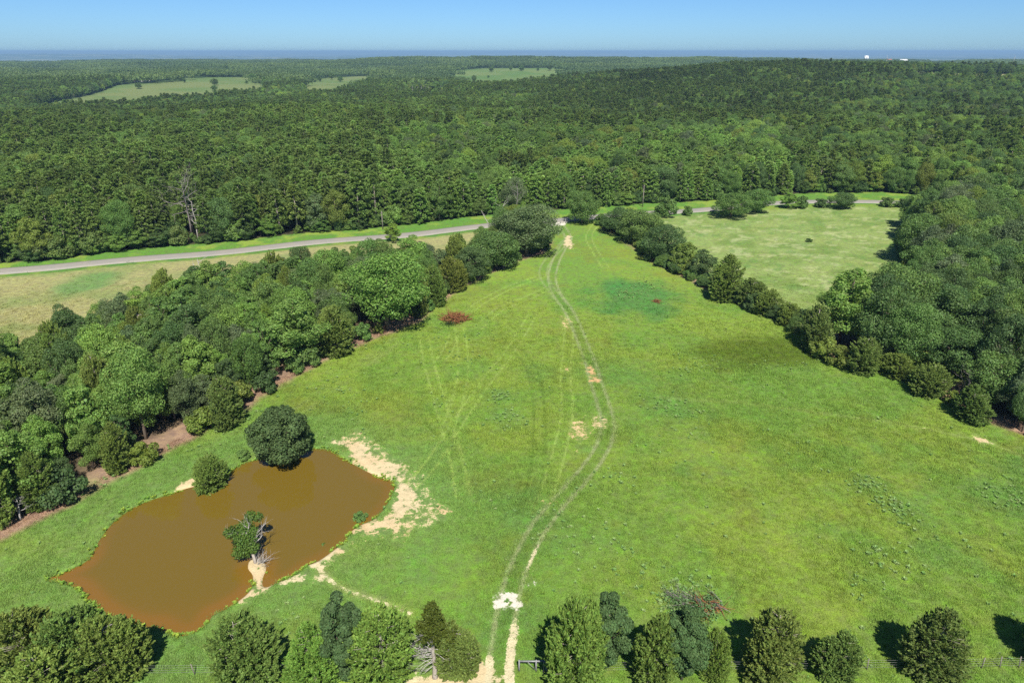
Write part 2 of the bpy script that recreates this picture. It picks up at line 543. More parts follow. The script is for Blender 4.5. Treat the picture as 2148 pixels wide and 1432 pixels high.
def ground_z(x, y):
    x = np.asarray(x, float); y = np.asarray(y, float)
    z = relief(x, y)
    s = sdf(x, y, POND)
    bank = np.where(s < 0, -0.42 - 1.2 * sstep(0, -4, s), -0.42 * (1 - sstep(0, 0.7, s)))
    return z + bank


# ------------------------------------------------------------------ ground
def ground_material():
    m, nt, out = new_mat('ground')
    col = N(nt, 'ShaderNodeAttribute', attribute_name='col').outputs['Color']
    soilc = N(nt, 'ShaderNodeAttribute', attribute_name='soilcol').outputs['Color']
    soil = N(nt, 'ShaderNodeAttribute', attribute_name='soil').outputs['Fac']
    pos = N(nt, 'ShaderNodeNewGeometry').outputs['Position']
    mp = N(nt, 'ShaderNodeMapping'); mp.inputs['Scale'].default_value = (1, 1, 0.3)
    nt.links.new(pos, mp.inputs['Vector'])
    n1 = noise(nt, mp.outputs[0], 5.5, 4, 0.65)       # blades
    n2 = noise(nt, mp.outputs[0], 0.9, 4, 0.6)        # tufts
    n3 = noise(nt, mp.outputs[0], 0.14, 3, 0.5)       # swards
    v = mathn(nt, 'MULTIPLY', maprange(nt, n1, 0.25, 0.75, 0.66 * .82, 1.34 * .82), maprange(nt, n2, 0.3, 0.7, 0.74, 1.24))
    hsv = N(nt, 'ShaderNodeHueSaturation')
    nt.links.new(col, hsv.inputs['Color']); nt.links.new(v, hsv.inputs['Value'])
    nt.links.new(maprange(nt, mathn(nt, 'ADD', n2, mathn(nt, 'MULTIPLY', n3, 0.8)), 0.6, 1.2, 0.482, 0.522), hsv.inputs['Hue'])
    nt.links.new(maprange(nt, n2, 0.25, 0.75, 0.85, 1.1), hsv.inputs['Saturation'])
    # broken edge of the bare ground
    n4 = noise(nt, pos, 2.2, 5, 0.7)
    br = mathn(nt, 'ADD', mathn(nt, 'MULTIPLY', mathn(nt, 'SUBTRACT', n2, 0.5), 1.2), mathn(nt, 'ADD', mathn(nt, 'MULTIPLY', mathn(nt, 'SUBTRACT', n1, 0.5), 0.6), mathn(nt, 'MULTIPLY', mathn(nt, 'SUBTRACT', n4, 0.5), 1.1)))
    sm = maprange(nt, mathn(nt, 'ADD', soil, br), 0.38, 0.62, 0, 1, True)
    sv = N(nt, 'ShaderNodeHueSaturation')
    nt.links.new(soilc, sv.inputs['Color'])
    nt.links.new(mathn(nt, 'MULTIPLY', maprange(nt, n1, 0.25, 0.75, 0.66, 0.95), maprange(nt, n2, 0.3, 0.7, 0.88, 1.1)), sv.inputs['Value'])
    c = mixc(nt, mathn(nt, 'MULTIPLY', sm, mathn(nt, 'GREATER_THAN', soil, 0.02)), hsv.outputs[0], sv.outputs[0])
    pb = N(nt, 'ShaderNodeBsdfPrincipled')
    nt.links.new(c, pb.inputs['Base Color'])
    pb.inputs['Roughness'].default_value = 0.95
    pb.inputs['Specular IOR Level'].default_value = 0.05
    b = N(nt, 'ShaderNodeBump'); b.inputs['Strength'].default_value = 0.55; b.inputs['Distance'].default_value = 0.16
    nt.links.new(mathn(nt, 'ADD', n1, mathn(nt, 'MULTIPLY', n2, 1.5)), b.inputs['Height'])
    nt.links.new(b.outputs[0], pb.inputs['Normal'])
    nt.links.new(pb.outputs[0], out.inputs[0])
    return m


M_GROUND = ground_material()
G_YEL = np.array([0.195, 0.275, 0.042])
G_MID = np.array([0.150, 0.255, 0.042])
G_LUSH = np.array([0.122, 0.228, 0.048])
G_OLIVE = np.array([0.180, 0.205, 0.034])
G_BLUE = np.array([0.055, 0.185, 0.048])
C_HAY1 = np.array([0.225, 0.295, 0.085]); C_HAY2 = np.array([0.160, 0.235, 0.055])
C_DRY1 = np.array([0.310, 0.295, 0.125]); C_DRY2 = np.array([0.225, 0.260, 0.090])
C_VERGE = np.array([0.115, 0.235, 0.036])
C_LITTER = np.array([0.28, 0.185, 0.125])
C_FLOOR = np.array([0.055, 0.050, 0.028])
C_CREAM = np.array([0.60, 0.53, 0.33]); C_ORANGE = np.array([0.56, 0.31, 0.125]); C_WHITE = np.array([0.64, 0.60, 0.50])


def mixa(a, b, t):
    return a + (b - a) * t[:, None]


def ground_fields(x, y):
    """pigment, bare-soil amount, soil pigment and class of the ground at the points"""
    n = len(x)
    f1 = fbm(x / 14, y / 14, 1); f2 = fbm(x / 5, y / 5, 2); f3 = fbm(x / 34, y / 34, 5, 3); f4 = fbm(x / 2.2, y / 2.2, 8, 3); f5 = fbm(x / .8, y / .8, 14, 2)
    col = np.broadcast_to(G_MID, (n, 3)).copy()
    col = mixa(col, G_YEL, sstep(0.38, 0.62, 0.6 * f1 + 0.4 * f2))
    col = mixa(col, G_LUSH, 0.85 * sstep(0.54, 0.70, 0.65 * f3 + 0.35 * f2))
    col = mixa(col, G_OLIVE, 0.5 * sstep(0.54, 0.72, 0.5 * fbm(x / 18, y / 18, 21) + 0.5 * fbm(x / 4, y / 4, 23)))
    # lush ring round the pond and darker swards named in the layout
    sp = sdf(x, y, POND)
    col = mixa(col, G_LUSH * [1.2, 1.08, 1.3], 0.6 * sstep(16, 4, sp + 7 * (f2 - .5)))
    bx, by = ground_at(1330, 622)
    db = np.hypot((x - bx) / 11.5, (y - by) / 14.0)
    col = mixa(col, G_BLUE, 0.75 * sstep(1.15, 0.45, db + 0.9 * (f2 - .5)))
    bx, by = ground_at(1575, 735)
    db = np.hypot((x - bx) / 12.5, (y - by) / 8.5)
    col = mixa(col, np.array([0.095, 0.140, 0.015]), 0.85 * sstep(1.15, 0.5, db + 0.8 * (f2 - .5)))
    for (px, py, r, k) in ((1820, 1015, 3.0, .6), (1900, 1065, 3.5, .6), (2110, 1040, 5, .55), (1990, 1165, 4, .5), (1430, 800, 3, .4), (1060, 880, 4, .45), (1040, 830, 3, .45), (1290, 780, 9, .5), (1120, 780, 5, .35), (1400, 850, 6, .5)):
        bx, by = ground_at(px, py)
        col = mixa(col, np.array([0.09, 0.21, 0.055]), .6 * k * sstep(1.2, 0.4, np.hypot(x - bx, y - by) / r + 0.9 * (f4 - .5)))
    soil = np.zeros(n); sc = np.broadcast_to(C_CREAM, (n, 3)).copy()
    cls = np.zeros(n, int)
    # pale and dark wheel marks
    for l in PALE:
        for s in (-.85, .85):
            d = near_line(x, y, offset_line(l, s))
            col = mixa(col, np.array([0.290, 0.390, 0.090]), 0.7 * sstep(0.25, 0.05, d) * sstep(0.25, 0.6, f4 + .12))
    for l in DARK:
        for s in (-.85, .85):
            d = near_line(x, y, offset_line(l, s))
            col = mixa(col, np.array([0.055, 0.105, 0.014]), 0.45 * sstep(0.3, 0.05, d) * sstep(0.25, 0.6, f4 + .1))
    for l in EDGE:
        for s in (-.9, .9):
            d = near_line(x, y, offset_line(l, s))
            col = mixa(col, np.array([0.21, 0.27, 0.075]), 0.6 * sstep(0.7, 0.1, d) * sstep(0.3, 0.6, f2))
    for i, l in enumerate(PATH):
        d = near_line(x, y, l)
        col = mixa(col, np.array([0.26, 0.31, 0.09]), (0.6, .3, .35)[i] * sstep(0.8, 0.1, d))
        soil = np.maximum(soil, (0.5, 0.15, 0.3)[i] * sstep(0.55, 0.1, d))
    # main track
    dist = np.hypot(x, y)
    for l, k in ((MAIN, 1.0), (LOOP, 0.6)):
        dm = near_line(x, y, l)
        col = mixa(col, np.array([0.085, 0.185, 0.03]), 0.3 * k * sstep(1.6, 0.4, dm))
        for s in (-.92, .92):
            d = near_line(x, y, offset_line(l, s))
            col = mixa(col, np.array([0.285, 0.325, 0.150]), k * 0.85 * sstep(0.38, 0.08, d) * sstep(.1, .5, f4 + .08))
            near = sstep(51, 48, dist) if s < 0 else sstep(46.8, 44.5, dist)
            amt = 0.13 + 0.8 * near
            if s < 0:
                p_, q_ = to_px(x, y)
                amt = amt + 0.5 * sstep(1130, 1150, q_) * sstep(1215, 1180, q_)
            wid = 0.42 + 0.35 * near
            soil = np.maximum(soil, k * amt * sstep(wid, 0.08, d))
            cls[(d < 0.36 + 0.3 * near) & (k > .8)] = 1
    # bare soil patches
    for pl, tone, k in SOIL:
        d = sdf(x, y, pl)
        m = sstep(1.0, -1.2, d + 2.6 * (f4 - .5) + 1.6 * (f5 - .5)) * k
        upd = m > soil
        c = (C_CREAM + (C_ORANGE - C_CREAM) * tone) if tone >= 0 else C_WHITE
        tt = c + (C_ORANGE - c) * (0.28 * np.clip((f2 - .45) * 4, 0, 1))[:, None] * (0 if tone < 0 else 1)
        sc[upd] = tt[upd]
        soil = np.maximum(soil, m)
        cls[(d < 0.1) & (k > .5)] = 2
    # wet orange rim at the water
    rim = sstep(0.75, 0.1, sp) * (sp > -3)
    sc = mixa(sc, np.array([0.40, 0.20, 0.06]), sstep(0.5, -0.1, sp))
    soil = np.where(sp < 0.05, 1.5, np.maximum(soil, 0.0))
    # meadow, dry field, verge, woods
    dh = sdf(x, y, HAY)
    hay = sstep(1.5, -1.5, dh)
    hc = mixa(np.broadcast_to(C_HAY1, (n, 3)), C_HAY2, sstep(0.42, 0.62, 0.5 * fbm(x / 9 + y / 30, y / 4, 31) + 0.5 * f2))
    hc = mixa(hc, np.array([0.34, 0.38, 0.165]), 0.8 * sstep(0.55, 0.72, fbm(x / 3.2 + y / 9, y / 2.4, 33)))
    hc = mixa(hc, np.array([0.12, 0.22, 0.05]), 0.6 * sstep(0.58, 0.74, fbm(x / 2.6 - y / 12, y / 3.4, 35)))
    col = mixa(col, hc, hay); cls[dh < 0] = 3
    ddr = sdf(x, y, DRY)
    dc = mixa(np.broadcast_to(C_DRY1, (n, 3)), C_DRY2, sstep(0.45, 0.65, 0.6 * fbm(x / 25, y / 9, 41) + 0.4 * f2))
    bx, by = ground_at(185, 592)
    dc = mixa(dc, np.array([0.10, 0.23, 0.06]), 0.75 * sstep(1.25, 0.4, np.hypot((x - bx) / 8.0, (y - by) / 8.5) + 1.0 * (f2 - .5)))
    col = mixa(col, dc, sstep(1.5, -2, ddr)); cls[ddr < -0.5] = 4
    px, py = to_px(x, y)
    rd = near_line(x, y, ROAD_C, 40)
    vg = sstep(5.5, 4.5, rd + 2 * (f2 - .5))
    fr = np.interp(px, FRONT_X, FRONT_Y)
    beyond = (py < fr)
    strip = (rd < 45) & (py > fr - 2) & (py < np.interp(px, ROAD_C[:, 0] * 0 + np.arange(len(ROAD_C)) , np.arange(len(ROAD_C))) * 0 + 1e9) & (y > np.interp(x, ROAD_C[:, 0], ROAD_C[:, 1]))
    vc = mixa(np.broadcast_to(C_VERGE, (n, 3)), G_YEL * 1.1, sstep(0.5, 0.7, f2))
    col = np.where(strip[:, None], vc, mixa(col, vc * [0.8, 0.85, 1], vg))
    cls[strip | (rd < 5)] = 5
    cq = ground_at(1942, 768)
    for pl, reach in ((LWOOD, 1.6), (RWOOD, 0.1), (RHEDGE, -0.6)):
        d = sdf(x, y, pl)
        if pl is RWOOD: d = np.maximum(d, 6.0 - np.hypot(x - cq[0], (y - cq[1]) * .8))
        d = d + 2.2 * (f2 - .5)
        lit = sstep(reach + 0.6, reach - 1.0, d) * (sstep(0.22, 0.42, f1 + .12) if reach > 1 else sstep(0.30, 0.5, f1 - .05))
        col = mixa(col, C_LITTER * (0.8 + 0.5 * f4)[:, None], lit)
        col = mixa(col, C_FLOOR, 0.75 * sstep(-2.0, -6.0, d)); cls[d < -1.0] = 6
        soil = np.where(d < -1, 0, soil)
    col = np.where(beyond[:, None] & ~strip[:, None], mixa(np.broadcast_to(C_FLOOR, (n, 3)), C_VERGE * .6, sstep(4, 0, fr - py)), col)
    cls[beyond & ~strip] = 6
    return col, soil, sc, cls


def build_near_ground():
    f2 = 683.0
    k = 1.15
    ys = [16.0]
    while ys[-1] < 345:
        d = ys[-1]
        ys.append(d + max(0.13, (d * d + 2500) / (f2 * CAM_H) * k))
    ys = np.array(ys)
    nx = 980
    u = np.linspace(-1, 1, nx)
    half = 26 + 0.80 * ys + 0.00004 * ys ** 2
    X = u[None, :] * half[:, None]
    Y = np.broadcast_to(ys[:, None], X.shape)
    x = X.ravel(); y = Y.ravel().copy()
    z = ground_z(x, y)
    z += 0.05 * (fbm(x / 1.3, y / 1.3, 77, 3) - .5) + 0.12 * (fbm(x / 5, y / 5, 78, 2) - .5) * sstep(0, 3, sdf(x, y, POND))
    for l in (MAIN,):
        for s in (-.92, .92):
            z -= 0.03 * sstep(0.45, 0.1, near_line(x, y, offset_line(l, s)))
    V = np.stack([x, y, z], -1)
    col, soil, sc, cls = ground_fields(x, y)
    ny = len(ys)
    i = (np.arange(ny - 1)[:, None] * nx + np.arange(nx - 1)[None, :]).ravel()
    Q = np.stack([i, i + 1, i + nx + 1, i + nx], -1)
    fc = np.max(cls[Q], 1)
    fc[np.min(cls[Q], 1) == 0] *= (np.sum(cls[Q] > 0, 1)[np.min(cls[Q], 1) == 0] >= 2)
    names = {0: ('pasture', 'bright green grazed pasture rolling away between the woods', 'pasture'),
             1: ('dirt_track', 'two wheel ruts of a dirt track winding up the pasture', 'track'),
             2: ('bare_soil', 'cream and orange patches of bare soil in the pasture', 'soil'),
             3: ('hay_meadow', 'pale mown meadow behind the right hedgerow', 'meadow'),
             4: ('dry_field', 'tan dry field between the road and left wood', 'field'),
             5: ('road_verge', 'bright green grass verge along the country road', 'verge'),
             6: ('forest_floor', 'shaded leaf littered ground under the trees', 'ground')}
    for c, (nm, lb, ct) in names.items():
        q = Q[fc == c]
        if not len(q): continue
        idx, inv = np.unique(q.ravel(), return_inverse=True)
        me = make_mesh(nm, V[idx], inv.reshape(-1, 4), [M_GROUND], True)
        add_attr(me, 'col', 'FLOAT_COLOR', np.hstack([col[idx], np.ones((len(idx), 1))]))
        add_attr(me, 'soilcol', 'FLOAT_COLOR', np.hstack([sc[idx], np.ones((len(idx), 1))]))
        add_attr(me, 'soil', 'FLOAT', soil[idx])
        tag(link(nm, me), lb, ct, kind='structure')
    return ys[-1]


NEAR_END = build_near_ground()


def build_terrain():
    r = [0.0, 8.0]
    while r[-1] < 48000:
        r.append(r[-1] * 1.022 + 3)
    r = np.array(r)
    na = 540
    # finer to the front
    t = np.linspace(0, 1, na, endpoint=False)
    a = 2 * math.pi * t + 0.75 * np.sin(2 * math.pi * t) * -1.0
    a = a + math.pi / 2
    a = 2 * math.pi * t - 0.72 * np.sin(2 * math.pi * t) + math.pi / 2
    X = r[:, None] * np.cos(a)[None]; Y = r[:, None] * np.sin(a)[None]
    x = X.ravel(); y = Y.ravel()
    z = relief(x, y)
    under = (y > 10) & (y < NEAR_END - 1) & (np.abs(x) < 24 + 0.8 * y)
    z = np.where(under, z - 3.2, z - 0.06)
    n = len(x)
    px, py = to_px(x, y)
    col = np.broadcast_to(np.array([0.055, 0.095, 0.035]), (n, 3)).copy()
    col = mixa(col, np.array([0.075, 0.120, 0.042]), sstep(.4, .6, fbm(x / 160, y / 160, 51)))
    cls = np.zeros(n, int)
    front = np.hypot(x, y) < 320
    col[front] = G_MID
    d = np.hypot(x, y)
    pat = fbm(x / 700, y / 260, 61, 3)
    col = mixa(col, np.array([0.24, 0.25, 0.13]), 0.85 * sstep(.56, .62, pat) * sstep(4200, 6500, d))
    for i, pl in enumerate(FIELDS_W):
        m = inside(x, y, pl)
        c = np.array([0.165, 0.200, 0.070])
        if i == 4: c = np.array([0.145, 0.200, 0.062])
        if i == 7: c = np.array([0.32, 0.28, 0.14])
        if i == 8: c = np.array([0.22, 0.14, 0.09])
        cc = mixa(np.broadcast_to(c, (n, 3)), c * [0.72, 0.9, 0.75], sstep(.4, .65, fbm(x / 60, y / 60, 71)))
        col[m] = cc[m]; cls[m] = i + 1
    nr = len(r)
    i0 = (np.arange(nr - 1)[:, None] * na); k = np.arange(na)[None]; k2 = (k + 1) % na
    Q = np.stack([i0 + k, i0 + k2, i0 + na + k2, i0 + na + k], -1).reshape(-1, 4)
    fc = np.median(cls[Q], 1).astype(int)
    V = np.stack([x, y, z], -1)
    for c in range(len(FIELDS) + 1):
        q = Q[fc == c]
        if not len(q): continue
        idx, inv = np.unique(q.ravel(), return_inverse=True)
        nm = 'terrain' if c == 0 else 'far_meadow'
        me = make_mesh(nm, V[idx], inv.reshape(-1, 4), [M_GROUND], True)
        add_attr(me, 'col', 'FLOAT_COLOR', np.hstack([col[idx], np.ones((len(idx), 1))]))
        add_attr(me, 'soilcol', 'FLOAT_COLOR', np.hstack([col[idx], np.ones((len(idx), 1))]))
        add_attr(me, 'soil', 'FLOAT', np.zeros(len(idx)))
        o = link(nm, me)
        if c == 0:
            tag(o, 'low wooded hills rolling away to the blue horizon', 'terrain', kind='structure')
        else:
            tag(o, FIELDS[c - 1][1] + ' among the forest', 'meadow', kind='structure')


build_terrain()

# country road
def build_road():
    m, nt, out = new_mat('road_surface')
    pos = N(nt, 'ShaderNodeNewGeometry').outputs['Position']
    n1 = noise(nt, pos, 3.0, 4); n2 = noise(nt, pos, 0.25, 3)
    c = mixc(nt, maprange(nt, n1, .3, .7, 0, 1), (0.19, 0.18, 0.155), (0.25, 0.235, 0.205))
    c = mixc(nt, maprange(nt, n2, .4, .7, 0, .5), c, (0.27, 0.235, 0.185))
    pb = N(nt, 'ShaderNodeBsdfPrincipled'); nt.links.new(c, pb.inputs['Base Color']); pb.inputs['Roughness'].default_value = 0.9
    nt.links.new(pb.outputs[0], out.inputs[0])
    L = ROAD_C
    prof = [(-2.9, -0.3), (-2.6, 0.16), (-1.3, 0.20), (0, 0.23), (1.3, 0.20), (2.6, 0.16), (2.9, -0.3)]
    V = []
    for off, h in prof:
        p = offset_line(L, off)
        V.append(np.column_stack([p, ground_z(L[:, 0], L[:, 1]) + h]))
    V = np.array(V); k, n = V.shape[:2]
    i = (np.arange(k - 1)[:, None] * n + np.arange(n - 1)[None]).ravel()
    me = make_mesh('country_road', V.reshape(-1, 3), np.stack([i, i + n, i + n + 1, i + 1], -1), [m], True)
    tag(link('country_road', me), 'narrow grey country road running between field and pine forest', 'road', kind='structure')


build_road()


# pond water
def build_pond():
    m, nt, out = new_mat('muddy_water')
    sh = N(nt, 'ShaderNodeAttribute', attribute_name='shore').outputs['Fac']
    pos = N(nt, 'ShaderNodeNewGeometry').outputs['Position']
    nz = noise(nt, pos, 0.12, 3)
    s2 = mathn(nt, 'ADD', sh, maprange(nt, nz, .3, .7, -.12, .12))
    c = mixc(nt, maprange(nt, s2, 0.15, 1.0, 0, 1, True), (0.121, 0.080, 0.0105), (0.160, 0.082, 0.013))
    pb = N(nt, 'ShaderNodeBsdfPrincipled'); nt.links.new(c, pb.inputs['Base Color'])
    pb.inputs['Roughness'].default_value = 0.03; pb.inputs['IOR'].default_value = 1.33; pb.inputs['Specular IOR Level'].default_value = 0.9
    b = N(nt, 'ShaderNodeBump'); b.inputs['Strength'].default_value = 0.09; b.inputs['Distance'].default_value = 0.05
    nt.links.new(noise(nt, pos, 2.2, 3), b.inputs['Height']); nt.links.new(b.outputs[0], pb.inputs['Normal'])
    nt.links.new(pb.outputs[0], out.inputs[0])
    lo = POND.min(0) - 1; hi = POND.max(0) + 1
    xs = np.arange(lo[0], hi[0], 0.5); ys = np.arange(lo[1], hi[1], 0.5)
    X, Y = np.meshgrid(xs, ys); x = X.ravel(); y = Y.ravel()
    s = sdf(x, y, POND)
    nx = len(xs)
    i = (np.arange(len(ys) - 1)[:, None] * nx + np.arange(nx - 1)[None]).ravel()
    Q = np.stack([i, i + 1, i + nx + 1, i + nx], -1)
    Q = Q[(s[Q] < 1.0).any(1)]
    idx, inv = np.unique(Q.ravel(), return_inverse=True)
    # sediment: shallow, orange along the near and right shores
    px, py = to_px(x, y)
    wgt = sstep(1040, 1290, py) * 0.75 + 0.25 + 0.35 * sstep(700, 800, px) + 0.25 * sstep(300, 150, px)
    shore = (0.65 * sstep(1.8, 0.0, -s) + 0.35 * sstep(5.5, 0.0, -s)) * np.clip(wgt, 0, 1) + 0.22 * sstep(1190, 1320, py)
    me = make_mesh('pond_water', np.column_stack([x[idx], y[idx], np.full(len(idx), -0.2)]), inv.reshape(-1, 4), [m], True)
    add_attr(me, 'shore', 'FLOAT', shore[idx])
    tag(link('pond_water', me), 'muddy orange brown pond at the lower left of the pasture', 'pond', kind='structure')


build_pond()

# ------------------------------------------------------------------ plants: prototypes
def broadleaf(seed, h=12.0, w=9.0, nclump=34, per=230, leaf=0.46, low=0.12, squash=1.0, lobes=0.2, cone=0.0):
    global rng
    rng = np.random.default_rng(seed)
    cr = MB(); tk = MB()
    z0, z1 = h * low, h
    cz = (z0 + z1) / 2; rz = (z1 - z0) / 2
    i = np.arange(nclump) + .5
    ph = np.arccos(1 - 2 * i / nclump); th = math.pi * (1 + 5 ** .5) * i + rng.uniform(0, 6)
    d = np.stack([np.sin(ph) * np.cos(th), np.sin(ph) * np.sin(th), np.cos(ph)], -1)
    d = unit(d + rng.normal(size=d.shape) * .18)
    rad = 0.74 + rng.uniform(-lobes, lobes * .6, nclump)
    cc = d * rad[:, None] * np.array([w / 2, w / 2, rz * squash]) + np.array([0, 0, cz])
    # rounder above, slightly tucked in below
    t = np.clip((cc[:, 2] - z0) / (z1 - z0), 0, 1)
    cc[:, :2] *= (0.80 + 0.42 * np.sin(np.clip(t, 0, 1) * math.pi) ** .7 - 0.12 * t)[:, None]
    cc[:, :2] *= (1 + cone * (1.42 * (1.04 - t) ** .62 - 1))[:, None]
    cr_r = w * rng.uniform(0.105, 0.205, nclump) * (1 - .45 * cone * t)
    for c, r, dd in zip(cc, cr_r, d):
        n = int(per * (r / (w * .16)) ** 2)
        v = rand_dirs(n)
        out = unit(v + dd * 0.45 + np.array([0, 0, .25]))
        rr = r * (rng.uniform(0.45, 1.08, n) ** 0.6)
        p = c + out * rr[:, None] * [1.1, 1.1, 0.85]
        nor = unit(out * 0.8 + rng.normal(size=(n, 3)) * 0.55 + [0, 0, .35])
        ax = unit(np.cross(nor, rng.normal(size=(n, 3))) + [0, 0, -.25])
        L = leaf * rng.uniform(0.6, 1.3, n)
        cr.cards(p, ax, nor, L, L * rng.uniform(.55, .85, n))
    # inner fill, keeps the crown dense
    n = 420
    v = rand_dirs(n) * (rng.uniform(0, 1, n) ** .5)[:, None] * .62
    p = v * [w / 2, w / 2, rz * .95] + [0, 0, cz]
    L = leaf * 1.7 * rng.uniform(.7, 1.3, n)
    cr.cards(p, rand_dirs(n), rand_dirs(n), L, L * .8)
    lean = rng.uniform(-.4, .4, 2)
    tk.tube([[0, 0, -.4], [lean[0] * .2, lean[1] * .2, h * .25], [lean[0], lean[1], h * .55], [lean[0] * 1.4, lean[1] * 1.4, h * .85]],
            [w * .036, w * .028, w * .018, w * .005], 7)
    for c in cc[rng.choice(nclump, 9, replace=False)]:
        b = np.array([lean[0] * .4, lean[1] * .4, max(h * .2, c[2] * .55)])
        tk.tube([b, (b + c) / 2 + [0, 0, -.15], c], [w * .014, w * .009, w * .003], 5)
    return tk, cr


def pine(seed, h=16.0, w=6.4, base=0.36, nb=80, per=26):
    global rng
    rng = np.random.default_rng(seed)
    cr = MB(); tk = MB()
    bend = rng.uniform(-.3, .3, 2)
    tk.tube([[0, 0, -.4], [bend[0] * .3, bend[1] * .3, h * .35], [bend[0], bend[1], h * .7], [bend[0], bend[1], h * .985]], [.2, .17, .11, .03], 6)
    ang = rng.uniform(0, 6.28)
    for i in range(nb):
        t = (i + rng.uniform(0, 1)) / nb
        z = h * (base + (1 - base) * t)
        ang += 2.4 + rng.uniform(-.4, .4)
        reach = w / 2 * (1.02 - t) ** .5 * (0.55 + .45 * min(1, t * 5 + .3)) * rng.uniform(.7, 1.12)
        el = -0.1 + 0.75 * t + rng.uniform(-.15, .2)
        d = np.array([math.cos(ang) * math.cos(el), math.sin(ang) * math.cos(el), math.sin(el)])
        o = np.array([bend[0] * t, bend[1] * t, z])
        if i % 4 == 0:
            tk.tube([o, o + d * reach * .8], [.05, .015], 4)
        for q in (1.0, 0.62) if reach > 1.1 else (1.0,):
            c = o + d * reach * q + rng.normal(size=3) * .12
            n = per
            v = unit(rand_dirs(n) * [1, 1, .75] + d * .55 + [0, 0, .45])
            L = rng.uniform(.30, .60, n)
            p = c + v * rng.uniform(.15, .55, n)[:, None]
            cr.cards(p, v, unit(rand_dirs(n) + d * .4 + [0, 0, 1.1]), L, L * .46, .05)
    n = 60
    v = unit(rand_dirs(n) + [0, 0, 1.2]); L = rng.uniform(.3, .6, n)
    cr.cards(np.array([bend[0], bend[1], h - .35]) + v * .25, v, rand_dirs(n), L, L * .3)
    return tk, cr


def cedar(seed, h=7.0, w=5.4, nsp=620, per=44, peak=0.28, taper=0.75, tops=((0, 0, 1, 1),)):
    """dense eastern red cedar: feathery sprays over a rounded cone"""
    global rng
    rng = np.random.default_rng(seed)
    cr = MB(); tk = MB()
    tk.tube([[0, 0, -.3], [0.05, 0, h * .4], [0, 0.04, h * .75], [0, 0, h * .96]], [.17, .13, .08, .02], 7)
    lump = [(rng.uniform(0, 6.28), rng.uniform(.1, .9), rng.uniform(-.34, .2)) for _ in range(22)]
    W0, H0 = w, h
    for i in range(nsp):
        tx, ty, tw, th = tops[i % len(tops)]
        w = W0 * tw; h = H0 * th
        t = rng.uniform(0, 1) ** 1.15
        z = h * (0.05 + 0.93 * t)
        prof = (min(1, t / peak) ** .5 * .3 + .7 if t < peak else (1 - ((t - peak) / (1 - peak)) ** 1.5) ** taper)
        a = rng.uniform(0, 6.28)
        for la, lt, lk in lump:
            da = abs((a - la + math.pi) % (2 * math.pi) - math.pi)
            prof *= 1 + lk * math.exp(-(da / .5) ** 2 - ((t - lt) / .14) ** 2)
        inner = rng.uniform(0.5, 1.0) ** .5
        if i % 5 == 0:
            inner = rng.uniform(.25, .65)
        R = w / 2 * max(prof, .05) * inner
        el = 0.25 + 0.9 * t + rng.uniform(-.25, .35)
        d = np.array([math.cos(a) * math.cos(el), math.sin(a) * math.cos(el), math.sin(el)])
        c = np.array([math.cos(a) * R + tx * W0, math.sin(a) * R + ty * W0, z])
        ln = rng.uniform(.55, 1.25) * (w / 5.4) ** .5
        n = per
        s = rng.uniform(0, 1, n)
        v = unit(d * 1.1 + rng.normal(size=(n, 3)) * .55)
        off = rng.normal(size=(n, 3)) * (0.15 * (1 - s * .85))[:, None]
        p = c + d * ((s - .7) * ln)[:, None] + off
        L = rng.uniform(.16, .34, n)
        cr.cards(p, v, rand_dirs(n), L, L * .42, .05)
        if i % 9 == 0:
            tk.tube([[0, 0, max(.2, z - R * .5)], c], [.035, .01], 4)
    return tk, cr


def mats_of(kind, inst=False):
    if kind in ('pine', 'cedar'):
        return M_NEEDLE_I if inst else M_NEEDLE
    return M_LEAF_I if inst else M_LEAF


class Proto:
    def __init__(self, kind, tk, cr, h, w, bark, crown_mat=None, inst=True):
        self.kind, self.h, self.w = kind, h, w
        self.trunk = tk.mesh(kind + '_trunk', bark, True)
        self.crown = cr.mesh(kind + '_crown', crown_mat or mats_of(kind))
        self.obj = None
        if inst:
            V1, F1 = tk.arrays(); V2, F2 = cr.arrays()
            F = []; fm = []
            for f in F1: F.append(f); fm.append(np.zeros(len(f)))
            for f in F2: F.append(f + len(V1)); fm.append(np.ones(len(f)))
            # keep face arrays of equal width together
            me = make_mesh(kind + '_whole', np.vstack([V1, V2]), F, [bark, mats_of(kind, True)], False, np.concatenate(fm))
            self.obj = bpy.data.objects.new(kind + '_form', me)


